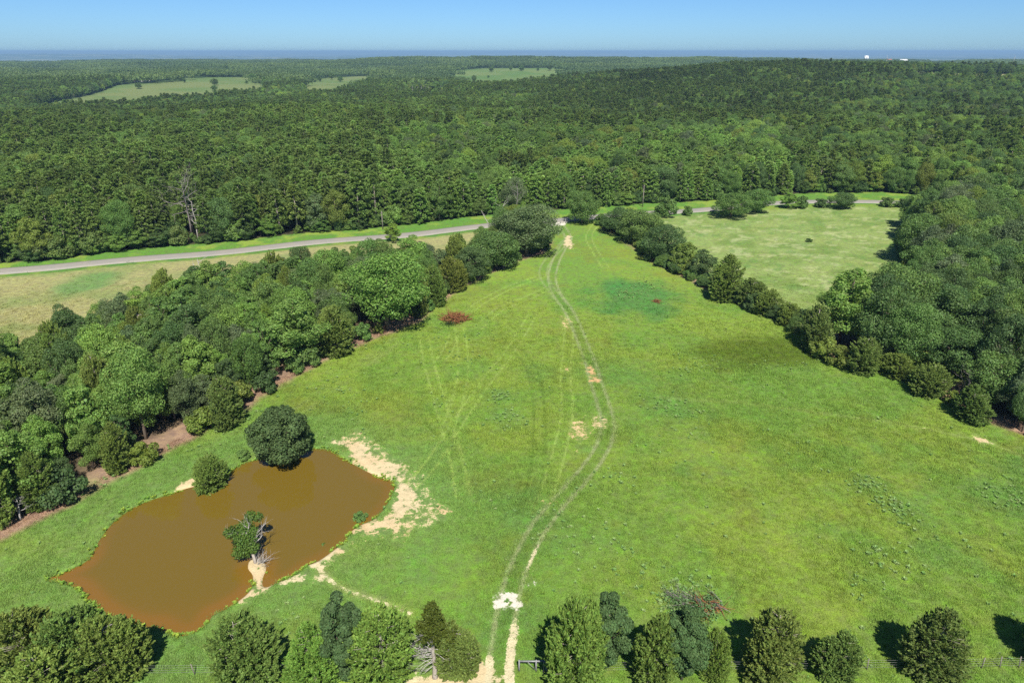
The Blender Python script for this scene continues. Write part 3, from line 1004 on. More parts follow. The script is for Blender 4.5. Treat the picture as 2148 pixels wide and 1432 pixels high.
P_BROAD = []
for s, (h, w, low, lob, nc, cone) in enumerate(((12, 9, .10, .26, 46, 0), (13, 7.4, .10, .28, 46, .8), (10.5, 9.5, .08, .22, 46, 0), (14, 10.5, .16, .3, 54, 0), (11.5, 6.4, .06, .26, 42, 1.0), (12.5, 8.2, .10, .3, 46, .4))):
    tk, cr = broadleaf(100 + s, h, w, nc, 310, 0.30, low, 1.0, lob, cone)
    P_BROAD.append(Proto('broadleaf', tk, cr, h, w, M_BARK))
P_PINE = []
for s, (h, w, b) in enumerate(((14, 5.4, .28), (13, 5.8, .22), (15, 5.0, .34), (11, 4.8, .10), (10.5, 4.4, .06))):
    tk, cr = pine(200 + s, h, w, b, 76, 42)
    P_PINE.append(Proto('pine', tk, cr, h, w, M_PALEBARK))
P_CEDAR = []
for s, (h, w, pk, tp, tops) in enumerate(((7.2, 5.6, .34, .45, ((0, 0, .86, 1), (.16, .1, .7, .86), (-.17, -.05, .66, .8))), (6.2, 5.4, .36, .45, ((-.1, 0, .8, 1), (.18, .06, .66, .88))),
                                           (8.4, 5.2, .30, .58, ((0, 0, .9, 1), (.14, -.12, .7, .74), (-.1, .14, .66, .82))), (6.6, 6.0, .36, .45, ((0, 0, .96, 1), (.1, -.15, .7, .85))))):
    tk, cr = cedar(300 + s, h, w, 760, 46, pk, tp, tops)
    P_CEDAR.append(Proto('cedar', tk, cr, h, w, M_PALEBARK, inst=False))
tk, cr = broadleaf(131, 8.2, 7.4, 54, 520, .27, .03, 1.0, .2, .55)
P_DENSE = Proto('broadleaf', tk, cr, 8.2, 7.4, M_BARK, M_GLOSSY, inst=False)
tk, cr = broadleaf(137, 8.6, 4.2, 44, 560, .21, .04, 1.0, .24, .35)
P_NARROW = Proto('broadleaf', tk, cr, 8.6, 4.2, M_BARK, M_GLOSSY, inst=False)
tk, cr = broadleaf(141, 3.0, 3.6, 18, 150, .26, .02, 1.0, .2)
P_SHRUB = Proto('broadleaf', tk, cr, 3.0, 3.6, M_BARK)
rng = np.random.default_rng(12)

TONES = {  # leaf pigments
    'bright': ((0.156, 0.262, 0.055), 'bright green'),
    'mid': ((0.114, 0.198, 0.049), 'mid green'),
    'dark': ((0.081, 0.142, 0.043), 'dark green'),
    'grey': ((0.120, 0.170, 0.072), 'grey green'),
    'olive': ((0.160, 0.215, 0.042), 'olive green'),
    'lime': ((0.190, 0.285, 0.048), 'yellow green'),
    'pine': ((0.134, 0.205, 0.053), 'dark green'),
    'young': ((0.167, 0.270, 0.068), 'fresh green'),
    'cedar': ((0.158, 0.222, 0.048), 'dark olive'),
    'cedarlight': ((0.160, 0.260, 0.050), 'light green'),
    'cedardeep': ((0.132, 0.205, 0.050), 'deep green'),
    'holly': ((0.070, 0.125, 0.042), 'dark blue green'),
}


def jit(c, amt=.16):
    c = np.array(c) * (1 + rng.uniform(-amt, amt))
    return c * (1 + rng.uniform(-.06, .06, 3))


placed = []


def add_tree(name, proto, x, y, h, w, color, label, cat='tree', group=None, rz=None):
    root = bpy.data.objects.new(name, None)
    root.empty_display_size = .5
    C.objects.link(root)
    root.location = (x, y, float(ground_z(np.array([x]), np.array([y]))[0]) - .05)
    root.rotation_euler = (0, 0, rng.uniform(0, 6.28) if rz is None else rz)
    root.scale = (w / proto.w, w / proto.w, h / proto.h)
    t = link('trunk', proto.trunk, root)
    c = link('crown', proto.crown, root)
    c.color = (*color, 1)
    tag(root, label, cat, group)
    placed.append((x, y, w))
    return root


def from_view(cx, cy, wpx, vpx):
    """centre and extents of a crown in the photo -> base, height, width"""
    z = 4.0
    for _ in range(6):
        (x, y) = ground_at(cx, cy, z)
        dep = y * math.cos(PITCH) + (CAM_H - z) * math.sin(PITCH)
        w = wpx * dep / FPX
        el = math.atan2(CAM_H - z, y)
        v = vpx * dep / FPX
        q = v * v - (w * math.sin(el)) ** 2 * .8
        h = math.sqrt(max(q, (.5 * w) ** 2)) / math.cos(el)
        z = h / 2
    return float(x), float(y), h, w


# ---- named trees
def pick(kind, i=None):
    L = {'b': P_BROAD, 'p': P_PINE, 'c': P_CEDAR}[kind]
    return L[int(rng.integers(len(L))) if i is None else i]


NAMED = [
    # pond side
    ('holly_tree', P_DENSE, 585, 902, 122, 130, 'holly', 'dense dark rounded tree standing at the pond\'s back shore', 'tree', None),
    ('cedar_tree', P_CEDAR[3], 440, 982, 80, 80, 'cedarlight', 'round bushy cedar at the water edge left of the big pond tree', 'cedar', None),
    # fence line along the bottom, left to right
    ('cedar_tree', P_CEDAR[3], 45, 1362, 190, 180, 'cedar', 'broad dark cedar in the bottom left corner of the photo', 'cedar', None),
    ('cedar_tree', P_CEDAR[1], 150, 1358, 185, 175, 'cedardeep', 'shaggy cedar in the middle of the clump below the pond\'s left tip', 'cedar', None),
    ('cedar_tree', P_CEDAR[1], 228, 1362, 150, 155, 'cedar', 'right hand cedar of the clump below the pond\'s left tip', 'cedar', None),
    ('cedar_tree', P_CEDAR[0], 90, 1440, 200, 180, 'cedar', 'lower cedar cut by the bottom left frame edge', 'cedar', None),
    ('cedar_tree', P_CEDAR[3], 500, 1362, 168, 160, 'cedardeep', 'round spiky cedar just below the pond\'s lowest shore', 'cedar', None),
    ('cedar_tree', P_CEDAR[2], 650, 1372, 118, 140, 'cedarlight', 'light green feathery cedar left of the dark glossy narrow tree', 'cedar', None),
    ('holly_tree', P_NARROW, 714, 1332, 84, 180, 'holly', 'dark glossy narrow tree between two lighter cedars by the fence', 'tree', None),
    ('cedar_tree', P_CEDAR[3], 800, 1356, 180, 178, 'cedarlight', 'tall yellow green cedar left of the bare trunked cedar', 'cedar', None),
    ('cedar_tree', P_CEDAR[1], 955, 1362, 105, 115, 'cedar', 'small olive cedar between the bare trunk and dirt track', 'cedar', None),
    ('cedar_tree', P_CEDAR[1], 1212, 1350, 150, 200, 'cedarlight', 'tall ragged cedar right of the pipe brace by the gate', 'cedar', None),
    ('holly_tree', P_NARROW, 1278, 1318, 78, 160, 'holly', 'dark narrow leafy tree behind the tall ragged cedar', 'tree', None),
    ('cedar_tree', P_CEDAR[1], 1385, 1360, 125, 150, 'cedar', 'olive cedar on the left of the dark leafy tree below the fallen branches', 'cedar', None),
    ('holly_tree', P_NARROW, 1440, 1345, 85, 160, 'holly', 'dark leafy tree in front of the fallen branches', 'tree', None),
    ('cedar_tree', P_CEDAR[3], 1500, 1372, 75, 105, 'cedarlight', 'small bright cedar right below the fallen branches', 'cedar', None),
    ('cedar_tree', P_CEDAR[0], 1625, 1352, 155, 160, 'cedar', 'full round cedar right of the fallen branches', 'cedar', None),
    ('cedar_tree', P_CEDAR[1], 1757, 1371, 102, 105, 'cedardeep', 'smallest round cedar between two larger cedars by the right fence', 'cedar', None),
    ('cedar_tree', P_CEDAR[2], 1970, 1347, 138, 155, 'cedardeep', 'cone topped cedar casting a round shadow near the bottom right', 'cedar', None),
    ('cedar_tree', P_CEDAR[0], 2245, 1340, 150, 160, 'cedar', 'cedar past the right edge whose shadow enters the photo', 'cedar', None),
    # left hedgerow up to the far gate
    ('oak_tree', P_BROAD[3], 1104, 482, 122, 112, 'grey', 'big grey green oak beside the far gate and road', 'oak', None),
    ('oak_tree', P_BROAD[2], 1040, 520, 105, 84, 'mid', 'rounded oak just below the big oak of the left hedgerow', 'oak', None),
    ('hedgerow_tree', P_BROAD[0], 1078, 452, 50, 44, 'olive', 'small olive tree behind the big oak at the road', 'tree', None),
    ('hedgerow_tree', P_BROAD[0], 985, 550, 76, 78, 'dark', 'dark tree third down the left hedgerow from the big oak', 'tree', None),
    ('hedgerow_tree', P_CEDAR[1], 948, 575, 68, 76, 'olive', 'olive cedar like tree halfway down the left hedgerow', 'tree', None),
    ('hedgerow_tree', P_CEDAR[0], 908, 600, 62, 88, 'cedar', 'dark cedar next to the largest bright tree of the left wood', 'tree', None),
    ('hedgerow_tree', P_CEDAR[3], 876, 620, 60, 90, 'cedar', 'dark olive cedar touching the largest tree of the left wood', 'tree', None),
    ('broadleaf_tree', P_BROAD[3], 806, 612, 160, 172, 'bright', 'largest bright green spreading tree at the left wood edge above the brush pile', 'tree', None),
    ('broadleaf_tree', P_BROAD[1], 612, 690, 130, 150, 'bright', 'rounded bright pine like tree at the middle of the left wood edge', 'tree', None),
    ('broadleaf_tree', P_BROAD[3], 285, 830, 110, 190, 'bright', 'tall bright green tree with layered boughs in the left wood', 'tree', None),
    ('cedar_tree', P_CEDAR[1], 700, 690, 100, 105, 'cedar', 'dark cedar at the left wood edge beside the brown bank', 'cedar', None),
    ('cedar_tree', P_CEDAR[0], 470, 840, 90, 110, 'cedardeep', 'dark drooping cedar at the wood edge behind the round pond tree', 'cedar', None),
    ('cedar_tree', P_CEDAR[2], 240, 935, 70, 105, 'cedar', 'olive cone shaped cedar at the left wood edge above the pond', 'cedar', None),
    # by the road and gate
    ('roadside_tree', P_BROAD[4], 823, 484, 34, 44, 'lime', 'lone small yellow green tree beside the road', 'tree', None),
    ('roadside_tree', P_BROAD[2], 1222, 434, 66, 72, 'mid', 'large dark tree right of the far gate', 'tree', None),
    ('roadside_shrub', P_SHRUB, 1396, 436, 46, 40, 'mid', 'round shrub by the road left of the hay meadow corner', 'shrub', None),
    ('roadside_shrub', P_SHRUB, 1442, 442, 20, 20, 'mid', 'tiny round shrub beside the road at meadow corner', 'shrub', None),
    ('roadside_tree', P_BROAD[0], 1536, 428, 72, 56, 'mid', 'broad leafy tree leftmost along the meadow\'s road edge', 'tree', None),
    ('roadside_tree', P_BROAD[2], 1586, 420, 62, 52, 'mid', 'second broad leafy tree along the meadow\'s road edge', 'tree', None),
    ('roadside_tree', P_BROAD[4], 1656, 418, 36, 38, 'bright', 'bright young tree halfway along the meadow\'s road edge', 'tree', None),
    ('roadside_shrub', P_SHRUB, 1683, 424, 26, 26, 'mid', 'low shrub touching the bright young tree by the meadow', 'shrub', None),
    ('roadside_shrub', P_SHRUB, 1723, 426, 28, 18, 'dark', 'small dark shrub by the road above the hay meadow', 'shrub', None),
    ('roadside_tree', P_BROAD[2], 1770, 420, 50, 36, 'dark', 'dark bushy tree standing before the road above the hay meadow', 'tree', None),
    ('roadside_shrub', P_SHRUB, 1862, 424, 30, 20, 'mid', 'low shrub left of the meadow\'s top right corner', 'shrub', None),
    ('roadside_shrub', P_SHRUB, 1892, 426, 22, 18, 'dark', 'low dark shrub at the meadow\'s top right corner', 'shrub', None),
    ('meadow_bush', P_SHRUB, 1698, 502, 14, 8, 'dark', 'single dark bush out in the hay meadow', 'bush', None),
    # right hedgerow, top to bottom
    ('hedgerow_tree', P_BROAD[2], 1300, 462, 74, 58, 'dark', 'rounded tree at the far top end of right hedgerow', 'tree', None),
    ('hedgerow_tree', P_BROAD[0], 1345, 472, 84, 74, 'mid', 'second tree from the top of the right hedgerow', 'tree', None),
    ('hedgerow_tree', P_BROAD[2], 1390, 505, 84, 78, 'dark', 'dark rounded tree at the hedgerow bend by the meadow', 'tree', None),
    ('hedgerow_tree', P_BROAD[4], 1437, 532, 58, 72, 'olive', 'yellowish tree in the middle of the right hedgerow', 'tree', None),
    ('hedgerow_tree', P_BROAD[1], 1476, 550, 56, 66, 'dark', 'dark tree just below the yellowish hedgerow tree', 'tree', None),
    ('cedar_tree', P_CEDAR[2], 1527, 580, 84, 98, 'cedar', 'tallest pointed cedar of the right hedgerow', 'cedar', None),
    ('cedar_tree', P_CEDAR[1], 1578, 612, 66, 60, 'cedardeep', 'low cedar next to the tallest cedar of right hedgerow', 'cedar', None),
    ('cedar_tree', P_CEDAR[3], 1615, 634, 66, 56, 'cedar', 'low dark cedar in the lower part of right hedgerow', 'cedar', None),
    ('cedar_tree', P_CEDAR[0], 1655, 658, 62, 50, 'cedar', 'lowest olive cedar at the foot of right hedgerow', 'cedar', None),
    # right wood front
    ('cedar_tree', P_CEDAR[1], 1712, 690, 84, 96, 'cedardeep', 'dark cedar where right hedgerow meets the right wood', 'cedar', None),
    ('broadleaf_tree', P_BROAD[1], 1775, 640, 120, 170, 'bright', 'tall bright tree at the near corner of the right wood', 'tree', None),
    ('broadleaf_tree', P_BROAD[3], 1880, 625, 140, 150, 'mid', 'huge rounded tree behind the near corner of right wood', 'tree', None),
    ('cedar_tree', P_CEDAR[0], 1815, 745, 90, 76, 'cedardeep', 'low dark cedar under the right wood\'s tall corner tree', 'cedar', None),
    ('cedar_tree', P_CEDAR[3], 1955, 798, 92, 70, 'cedar', 'round olive cedar jutting from the right wood into the pasture', 'cedar', None),
    ('broadleaf_tree', P_BROAD[2], 2098, 800, 130, 110, 'mid', 'rounded green tree nearest the right edge of the pasture', 'tree', None),
    ('cedar_tree', P_CEDAR[2], 2040, 845, 80, 80, 'cedardeep', 'dark cedar below the rounded tree near the right edge', 'cedar', None),
    ('broadleaf_tree', P_BROAD[5], 1895, 700, 92, 95, 'mid', 'leafy tree left of the small grass gap in the right wood', 'tree', None),
    ('broadleaf_tree', P_BROAD[0], 2010, 735, 110, 110, 'dark', 'dark leafy tree right of the small grass gap in the right wood', 'tree', None),
    ('cedar_tree', P_CEDAR[1], 1880, 768, 70, 56, 'cedar', 'small cedar in front of the grass gap of the right wood', 'cedar', None),
    ('broadleaf_tree', P_BROAD[0], 1935, 500, 90, 110, 'mid', 'broad tree casting shadow on the hay meadow\'s right side', 'tree', None),
]
for (nm, pr, cx, cy, wp, vp, tone, lab, cat, grp) in NAMED:
    x, y, h, w = from_view(cx, cy, wp, vp)
    add_tree(nm, pr, x, y, h, w, jit(TONES[tone][0], .05), lab, cat, grp)


# ---- woods: jittered points, thinned, then the biggest in view become trees of their own
def hexpoints(lo, hi, step):
    xs = np.arange(lo[0], hi[0], step); ys = np.arange(lo[1], hi[1], step * .87)
    X, Y = np.meshgrid(xs, ys)
    X = X + (np.arange(len(ys)) % 2)[:, None] * step / 2
    p = np.stack([X.ravel(), Y.ravel()], -1)
    return p + rng.uniform(-.33, .33, p.shape) * step


clear_xy = ground_at(1942, 768)
cand = []
for wi, (pl, step) in enumerate(((LWOOD, 3.8), (RWOOD, 4.9))):
    pts = hexpoints(pl.min(0), pl.max(0), step)
    d = sdf(pts[:, 0], pts[:, 1], pl)
    m = d < -0.7
    pts, d = pts[m], d[m]
    for (x, y), dd in zip(pts, d):
        if y < 25: continue
        if wi == 1 and math.hypot(x - clear_xy[0], (y - clear_xy[1]) * .8) < 4.6: continue
        if any((x - a) ** 2 + (y - b) ** 2 < (0.38 * c + 1.2) ** 2 for a, b, c in placed): continue
        px, py = to_px(x, y)
        cand.append((x, y, dd, wi, float(px), float(py)))
rest_b = []          # scattered remainder: x, y, h, w, colour, proto
vis = [c for c in cand if -60 < c[4] < 2215 and c[5] < 1330]
vis.sort(key=lambda c: c[0] ** 2 + c[1] ** 2)
own = set(id(c) for c in vis[:300])
EDGE_N = {}


def nth(n):
    return '%d%s' % (n, 'th' if 10 <= n % 100 <= 20 else {1: 'st', 2: 'nd', 3: 'rd'}.get(n % 10, 'th'))


# trees along each outer edge of the woods are counted from a landmark
front_line = {0: LWOOD[:19], 1: RWOOD[:9]}
back_line = {0: LWOOD[19:], 1: RWOOD[12:]}
edge_of = {}
for wi in (0, 1):
    for nm, ln, anchor in (('pasture', front_line[wi], (0, 1300) if wi == 0 else (1690, 700)), ('far', back_line[wi], (0, 760) if wi == 0 else (1930, 440))):
        ax = ground_at(*anchor)
        sel = [c for c in vis if id(c) in own and c[3] == wi and c[2] > -4.6 and float(line_dist(np.array([c[0]]), np.array([c[1]]), ln)[0]) < 5.0 and id(c) not in edge_of]
        sel.sort(key=lambda c: (c[0] - ax[0]) ** 2 + (c[1] - ax[1]) ** 2)
        for k, c in enumerate(sel):
            edge_of[id(c)] = (nm, k + 1)
TNAMES = ['bright', 'mid', 'dark', 'grey', 'olive', 'lime']
for c in cand:
    x, y, dd, wi, px, py = c
    n1 = float(fbm(np.array([x / 13]), np.array([y / 13]), 91 + wi, 2)[0])
    pr = [.30, .34, .12, .10, .11, .03] if wi == 0 else [.20, .42, .20, .13, .04, .01]
    tone = TNAMES[int(rng.choice(6, p=pr))]
    h = rng.uniform(7.2, 12.6) * (0.85 + 0.3 * n1)
    if wi == 1: h = rng.uniform(10, 14.5) * (0.85 + 0.3 * n1)
    edge = dd > -4.0
    if edge: h *= rng.uniform(.62, .95)
    w = h * (rng.uniform(.42, .68) if wi == 0 else rng.uniform(.48, .74))
    col = jit(TONES['cedar' if tone == 'olive' else tone][0])
    if wi == 1: col = col * [0.95, .95, 1.05]
    if id(c) in own:
        side = ('left', 'right')[wi]
        kind = 'olive cedar' if tone == 'olive' else TONES[tone][1] + ' leafy tree'
        if id(c) in edge_of:
            nm, k = edge_of[id(c)]
            land = {(0, 'pasture'): "along the left wood's pasture edge from bottom left", (0, 'far'): "along the left wood's dry field edge from left",
                    (1, 'pasture'): "along the right wood's pasture edge below the hedgerow", (1, 'far'): "along the right wood's meadow edge from the top"}[(wi, nm)]
            lab = '%s, %s %s' % (kind, nth(k), land)
            grp = 'trees at the %s edge of the %s wood' % ({'pasture': 'pasture', 'far': 'field'}[nm], side)
        else:
            lab = '%s inside the dense %s wood' % (kind, side)
            grp = '%ss inside the %s wood' % (kind, side)
        add_tree('cedar_tree' if tone == 'olive' else 'broadleaf_tree', (pick('c') if tone == 'olive' else pick('b', int(rng.choice([0, 1, 1, 2, 4, 4, 5, 5])) if wi == 0 else None)), x, y, h, w, col, lab, 'tree', grp)
    else:
        rest_b.append((x, y, h, w, col, int(rng.integers(len(P_BROAD)))))
# hedge filling along the right hedgerow
hl = W([(1262, 470), (1310, 492), (1372, 545), (1432, 575), (1482, 602), (1545, 632), (1605, 658), (1662, 684), (1695, 706)])
for a, b in zip(hl[:-1], hl[1:]):
    n = int(np.hypot(*(b - a)) / 1.5) + 1
    for k in range(n):
        p = a + (b - a) * ((k + rng.random()) / n) + rng.normal(size=2) * .8
        hh = rng.uniform(1.5, 3.8)
        rest_b.append((p[0], p[1], hh, hh * rng.uniform(.9, 1.3), jit(TONES[rng.choice(['mid', 'dark', 'olive', 'mid'])][0]), int(rng.choice([len(P_BROAD), len(P_BROAD), 0]))))
# low growth along the wood edge
for pl, wi, stp in ((LWOOD, 0, 3.2), (RWOOD, 1, 3.2)):
    cl = np.vstack([pl, pl[:1]])
    for a, b in zip(cl[:-1], cl[1:]):
        n = int(np.hypot(*(b - a)) / stp)
        for k in range(n):
            p = a + (b - a) * ((k + rng.uniform(.1, .9)) / n)
            q = p + rng.normal(size=2) * .6
            px, py = to_px(*q)
            if not (-30 < px < 2200 and 420 < py < 1200): continue
            if rng.random() < (.45 if wi == 0 else .2): continue
            hh = rng.uniform(1.6, 4.2)
            rest_b.append((q[0], q[1], hh, hh * rng.uniform(.9, 1.3), jit(TONES[rng.choice(['mid', 'dark', 'olive', 'mid'])][0]), len(P_BROAD)))


# ---- scattering with geometry nodes
def scatter(name, pts, objs, idx, rot, scl, tint, label, cat, tilt=None):
    col = bpy.data.collections.new(name + '_forms')
    seen = []
    for i, o in enumerate(objs):
        o2 = bpy.data.objects.new('%s_form_%03d' % (name, i), o.data)
        col.objects.link(o2)
    me = bpy.data.meshes.new(name)
    pts = np.asarray(pts, np.float32)
    me.vertices.add(len(pts)); me.vertices.foreach_set('co', pts.ravel())
    add_attr(me, 'pick', 'INT', idx)
    R = np.zeros((len(pts), 3)); R[:, 2] = rot
    if tilt is not None: R[:, :2] = tilt
    add_attr(me, 'turn', 'FLOAT_VECTOR', R)
    add_attr(me, 'size', 'FLOAT_VECTOR', scl)
    add_attr(me, 'tint', 'FLOAT_COLOR', np.hstack([tint, np.ones((len(pts), 1))]))
    ng = bpy.data.node_groups.new(name, 'GeometryNodeTree')
    ng.interface.new_socket('Geometry', in_out='INPUT', socket_type='NodeSocketGeometry')
    ng.interface.new_socket('Geometry', in_out='OUTPUT', socket_type='NodeSocketGeometry')
    gi = ng.nodes.new('NodeGroupInput'); go = ng.nodes.new('NodeGroupOutput')
    ci = ng.nodes.new('GeometryNodeCollectionInfo')
    ci.inputs['Collection'].default_value = col
    ci.inputs['Separate Children'].default_value = True
    ci.inputs['Reset Children'].default_value = True
    ip = ng.nodes.new('GeometryNodeInstanceOnPoints')
    ip.inputs['Pick Instance'].default_value = True

    def attr(n, t):
        a = ng.nodes.new('GeometryNodeInputNamedAttribute'); a.data_type = t; a.inputs[0].default_value = n
        return a.outputs[0]
    er = ng.nodes.new('FunctionNodeEulerToRotation')
    ng.links.new(attr('turn', 'FLOAT_VECTOR'), er.inputs[0])
    ng.links.new(gi.outputs[0], ip.inputs['Points']); ng.links.new(ci.outputs[0], ip.inputs['Instance'])
    ng.links.new(attr('pick', 'INT'), ip.inputs['Instance Index'])
    ng.links.new(er.outputs[0], ip.inputs['Rotation'])
    ng.links.new(attr('size', 'FLOAT_VECTOR'), ip.inputs['Scale'])
    ng.links.new(ip.outputs[0], go.inputs[0])
    o = link(name, me)
    md = o.modifiers.new('scatter', 'NODES'); md.node_group = ng
    tag(o, label, cat, kind='stuff')
    return o


def in_clearing(x, y, grow=0):
    r = np.zeros(len(x), bool)
    for pl in FIELDS_W:
        r |= inside(x, y, pl)
    return r


# ---- the forest beyond the road
def forest_points():
    out = []
    d0 = 150
    while d0 < 1150:
        d1 = d0 + 60
        step = 4.1 + 0.0020 * d0
        lo = np.array([-d1 * 1.0 - 20, d0]); hi = np.array([d1 * 1.0 + 20, d1])
        out.append(hexpoints(lo, hi, step))
        d0 = d1
    p = np.vstack(out)
    px, py = to_px(p[:, 0], p[:, 1])
    fr = np.interp(px, FRONT_X, FRONT_Y)
    gx, gy = ground_at(403, 503)
    clear = (np.abs(p[:, 0] - gx) < 6.0) & (p[:, 1] > gy - 18) & (p[:, 1] < gy + 5)
    m = (py < fr - 1.0) & ~clear & (px > -160) & (px < 2310)
    p = p[m]
    return p[~in_clearing(p[:, 0], p[:, 1])]


fp = forest_points()
fpx, fpy = to_px(fp[:, 0], fp[:, 1])
fd = np.hypot(fp[:, 0], fp[:, 1])
zone = fbm(fp[:, 0] / 70, fp[:, 1] / 70, 101, 3)
# share of broadleaf trees: high at the right and in pockets farther back
bl = 0.20 + 0.55 * sstep(1650, 1850, fpx + 160 * (zone - .5)) + 0.5 * sstep(.56, .66, zone) * sstep(330, 420, fd)
young = sstep(700, 900, fpx) * sstep(1750, 1550, fpx) * sstep(275, 300, fpy + 30 * (zone - .5)) * sstep(.30, .42, zone + .1)
big = fbm(fp[:, 0] / 130, fp[:, 1] / 170, 151, 2)
tone_far = (0.78 + .5 * big) * (1 - .26 * sstep(430, 560, fd) * sstep(1000, 1300, fpx))
stand = fbm(fp[:, 0] / 45, fp[:, 1] / 60, 141, 3)
zone2 = fbm(fp[:, 0] / 28, fp[:, 1] / 40, 131, 3)
isb = rng.random(len(fp)) < bl
order = np.argsort(fd)
front_dist = fd * 0
for j in range(len(fp)):
    front_dist[j] = 1e3 if fd[j] > 330 else 0
nearf = np.where((fd < 330) & (fpx > -20) & (fpx < 2168) & ~isb)[0]
FLINE = ground_at(FRONT_X, FRONT_Y)
gapm = line_dist(fp[nearf, 0], fp[nearf, 1], FLINE)
row1 = nearf[gapm < 4.2]
row1 = row1[np.argsort(fpx[row1])]
row_no = {int(j): k + 1 for k, j in enumerate(row1)}
order = np.concatenate([row1, np.array([j for j in order if int(j) not in row_no])])
rows = []
count = 0
front_gap = np.interp(fpx, FRONT_X, FRONT_Y) - fpy
for j in order:
    x, y = fp[j]
    if isb[j]:
        h = rng.uniform(8.5, 14.0); w = h * rng.uniform(.5, .8)
        tone = rng.choice(['mid', 'bright', 'dark', 'olive', 'lime', 'grey'], p=[.4, .22, .16, .1, .04, .08])
        col = jit(TONES[tone][0]) * (0.75 + .5 * zone2[j]) * (.4 + .6 * tone_far[j])
        rest_b.append((x, y, h, w, col, int(rng.integers(len(P_BROAD)))))
        continue
    yg = young[j] > rng.random() * .8
    h = (rng.uniform(7.5, 11.0) if yg else rng.uniform(10.0, 14.5)) * (0.78 + .46 * stand[j])
    w = h * (rng.uniform(.42, .60) if yg else rng.uniform(.36, .54))
    pi = int(rng.choice([3, 4])) if yg else int(rng.choice([0, 1, 2], p=[.4, .4, .2]))
    col = jit(TONES['young' if yg else 'pine'][0], .2) * (0.62 + .80 * zone2[j]) * tone_far[j]
    if count < 296 and -20 < fpx[j] < 2168 and fd[j] < 330:
        kind = 'fresh green young pine' if yg else 'tall dark green pine'
        if int(j) in row_no:
            lab = '%s, %s in the front row beyond the road from the left' % (kind, nth(row_no[int(j)])); grp = 'pines of the front row'
        else:
            lab = kind + ' behind the front row of the forest beyond the road'; grp = kind + 's behind the front row'
        add_tree('pine_tree', P_PINE[pi], x, y, h, w, col, lab, 'pine tree', grp)
        count += 1
    else:
        rows.append((x, y, h, w, col, pi))


def do_scatter(name, rows, protos, label, cat):
    x = np.array([r[0] for r in rows]); y = np.array([r[1] for r in rows])
    z = ground_z(x, y) - .1
    idx = np.array([r[5] for r in rows])
    scl = np.array([[r[3] / protos[r[5]].w, r[3] / protos[r[5]].w, r[2] / protos[r[5]].h] for r in rows])
    scatter(name, np.column_stack([x, y, z]), [p.obj for p in protos], idx, rng.uniform(0, 6.28, len(rows)), scl,
            np.array([r[4] for r in rows]), label, cat)


do_scatter('pine_forest', rows, P_PINE, 'dense dark pine forest covering the middle distance', 'forest')

# understorey in front of the pines
fx = np.arange(-120, 2260, 1.0)
for q in range(430):
    px = rng.uniform(-100, 2250)
    py = np.interp(px, FRONT_X, FRONT_Y) + rng.uniform(-5, 0.5)
    if 1150 < px < 1200 and rng.random() < .6: continue
    x, y = ground_at(px, py)
    hh = 1.0 + 5.5 * rng.random() ** 1.7
    y += rng.uniform(0, 3)
    rest_b.append((x, y, hh, hh * rng.uniform(.6, 1.2), jit(TONES[rng.choice(['mid', 'bright', 'dark', 'mid', 'pine'])][0]), int(rng.choice([len(P_BROAD), 1, 4]))))
# trees dotted over the far meadows and their edges
for pl, n in ((0, 40), (2, 14), (4, 44), (7, 45)):
    w_ = FIELDS_W[pl]
    for _ in range(n):
        p = rng.uniform(w_.min(0), w_.max(0))
        if not inside(np.array([p[0]]), np.array([p[1]]), w_)[0]: continue
        if rng.random() < .45 and pl != 7: continue
        hh = rng.uniform(6, 14)
        rest_b.append((p[0], p[1], hh, hh * rng.uniform(.7, 1.0), jit(TONES['mid'][0]) * .85, int(rng.integers(len(P_BROAD)))))
do_scatter('mixed_woodland', rest_b, P_BROAD + [P_SHRUB], 'mixed leafy woodland filling the gaps and far side of the woods', 'woodland')


# ---- far woods as patches of small crowns
def patch(seed):
    global rng
    rng = np.random.default_rng(seed)
    mb = MB()
    for _ in range(90):
        x, y = rng.uniform(-30, 30, 2)
        h = rng.uniform(9, 15); w = h * rng.uniform(.5, .75)
        n = 46
        v = rand_dirs(n); v[:, 2] = np.abs(v[:, 2]) * 1.0 - .25
        p = v * [w / 2, w / 2, h * .42] + [x, y, h * .56]
        nor = unit(v + rng.normal(size=(n, 3)) * .4)
        ax = unit(np.cross(nor, rng.normal(size=(n, 3))))
        L = rng.uniform(1.4, 2.6, n)
        mb.cards(p, ax, nor, L, L * .8)
    return mb.mesh('far_crowns', M_LEAF_I)


patches = [bpy.data.objects.new('far_crowns_form', patch(400 + i)) for i in range(3)]
rng = np.random.default_rng(77)
pp = []
d0 = 1120.0
while d0 < 7000:
    st = 44 + .006 * d0
    d1 = d0 + st * .9
    xs = np.arange(-d1 * .92, d1 * .92, st)
    pp.append(np.stack([xs + rng.uniform(-.3, .3, len(xs)) * st, np.full(len(xs), d0) + rng.uniform(-.3, .3, len(xs)) * st], -1))
    d0 = d1
pp = np.vstack(pp)
inn = in_clearing(pp[:, 0], pp[:, 1])
far_d = np.hypot(pp[:, 0], pp[:, 1])
pat = fbm(pp[:, 0] / 700, pp[:, 1] / 260, 61, 3)
keep = ~inn & ~((pat > .67) & (far_d > 3300))
pp = pp[keep]; far_d = far_d[keep]
zc = fbm(pp[:, 0] / 140, pp[:, 1] / 140, 111, 3)
base = mixa(np.broadcast_to(np.array([0.085, 0.140, 0.044]), (len(pp), 3)), np.array([0.125, 0.190, 0.056]), sstep(.4, .65, zc))
base = base * rng.uniform(.85, 1.15, (len(pp), 1))
s1 = (44 + .006 * far_d) / 52
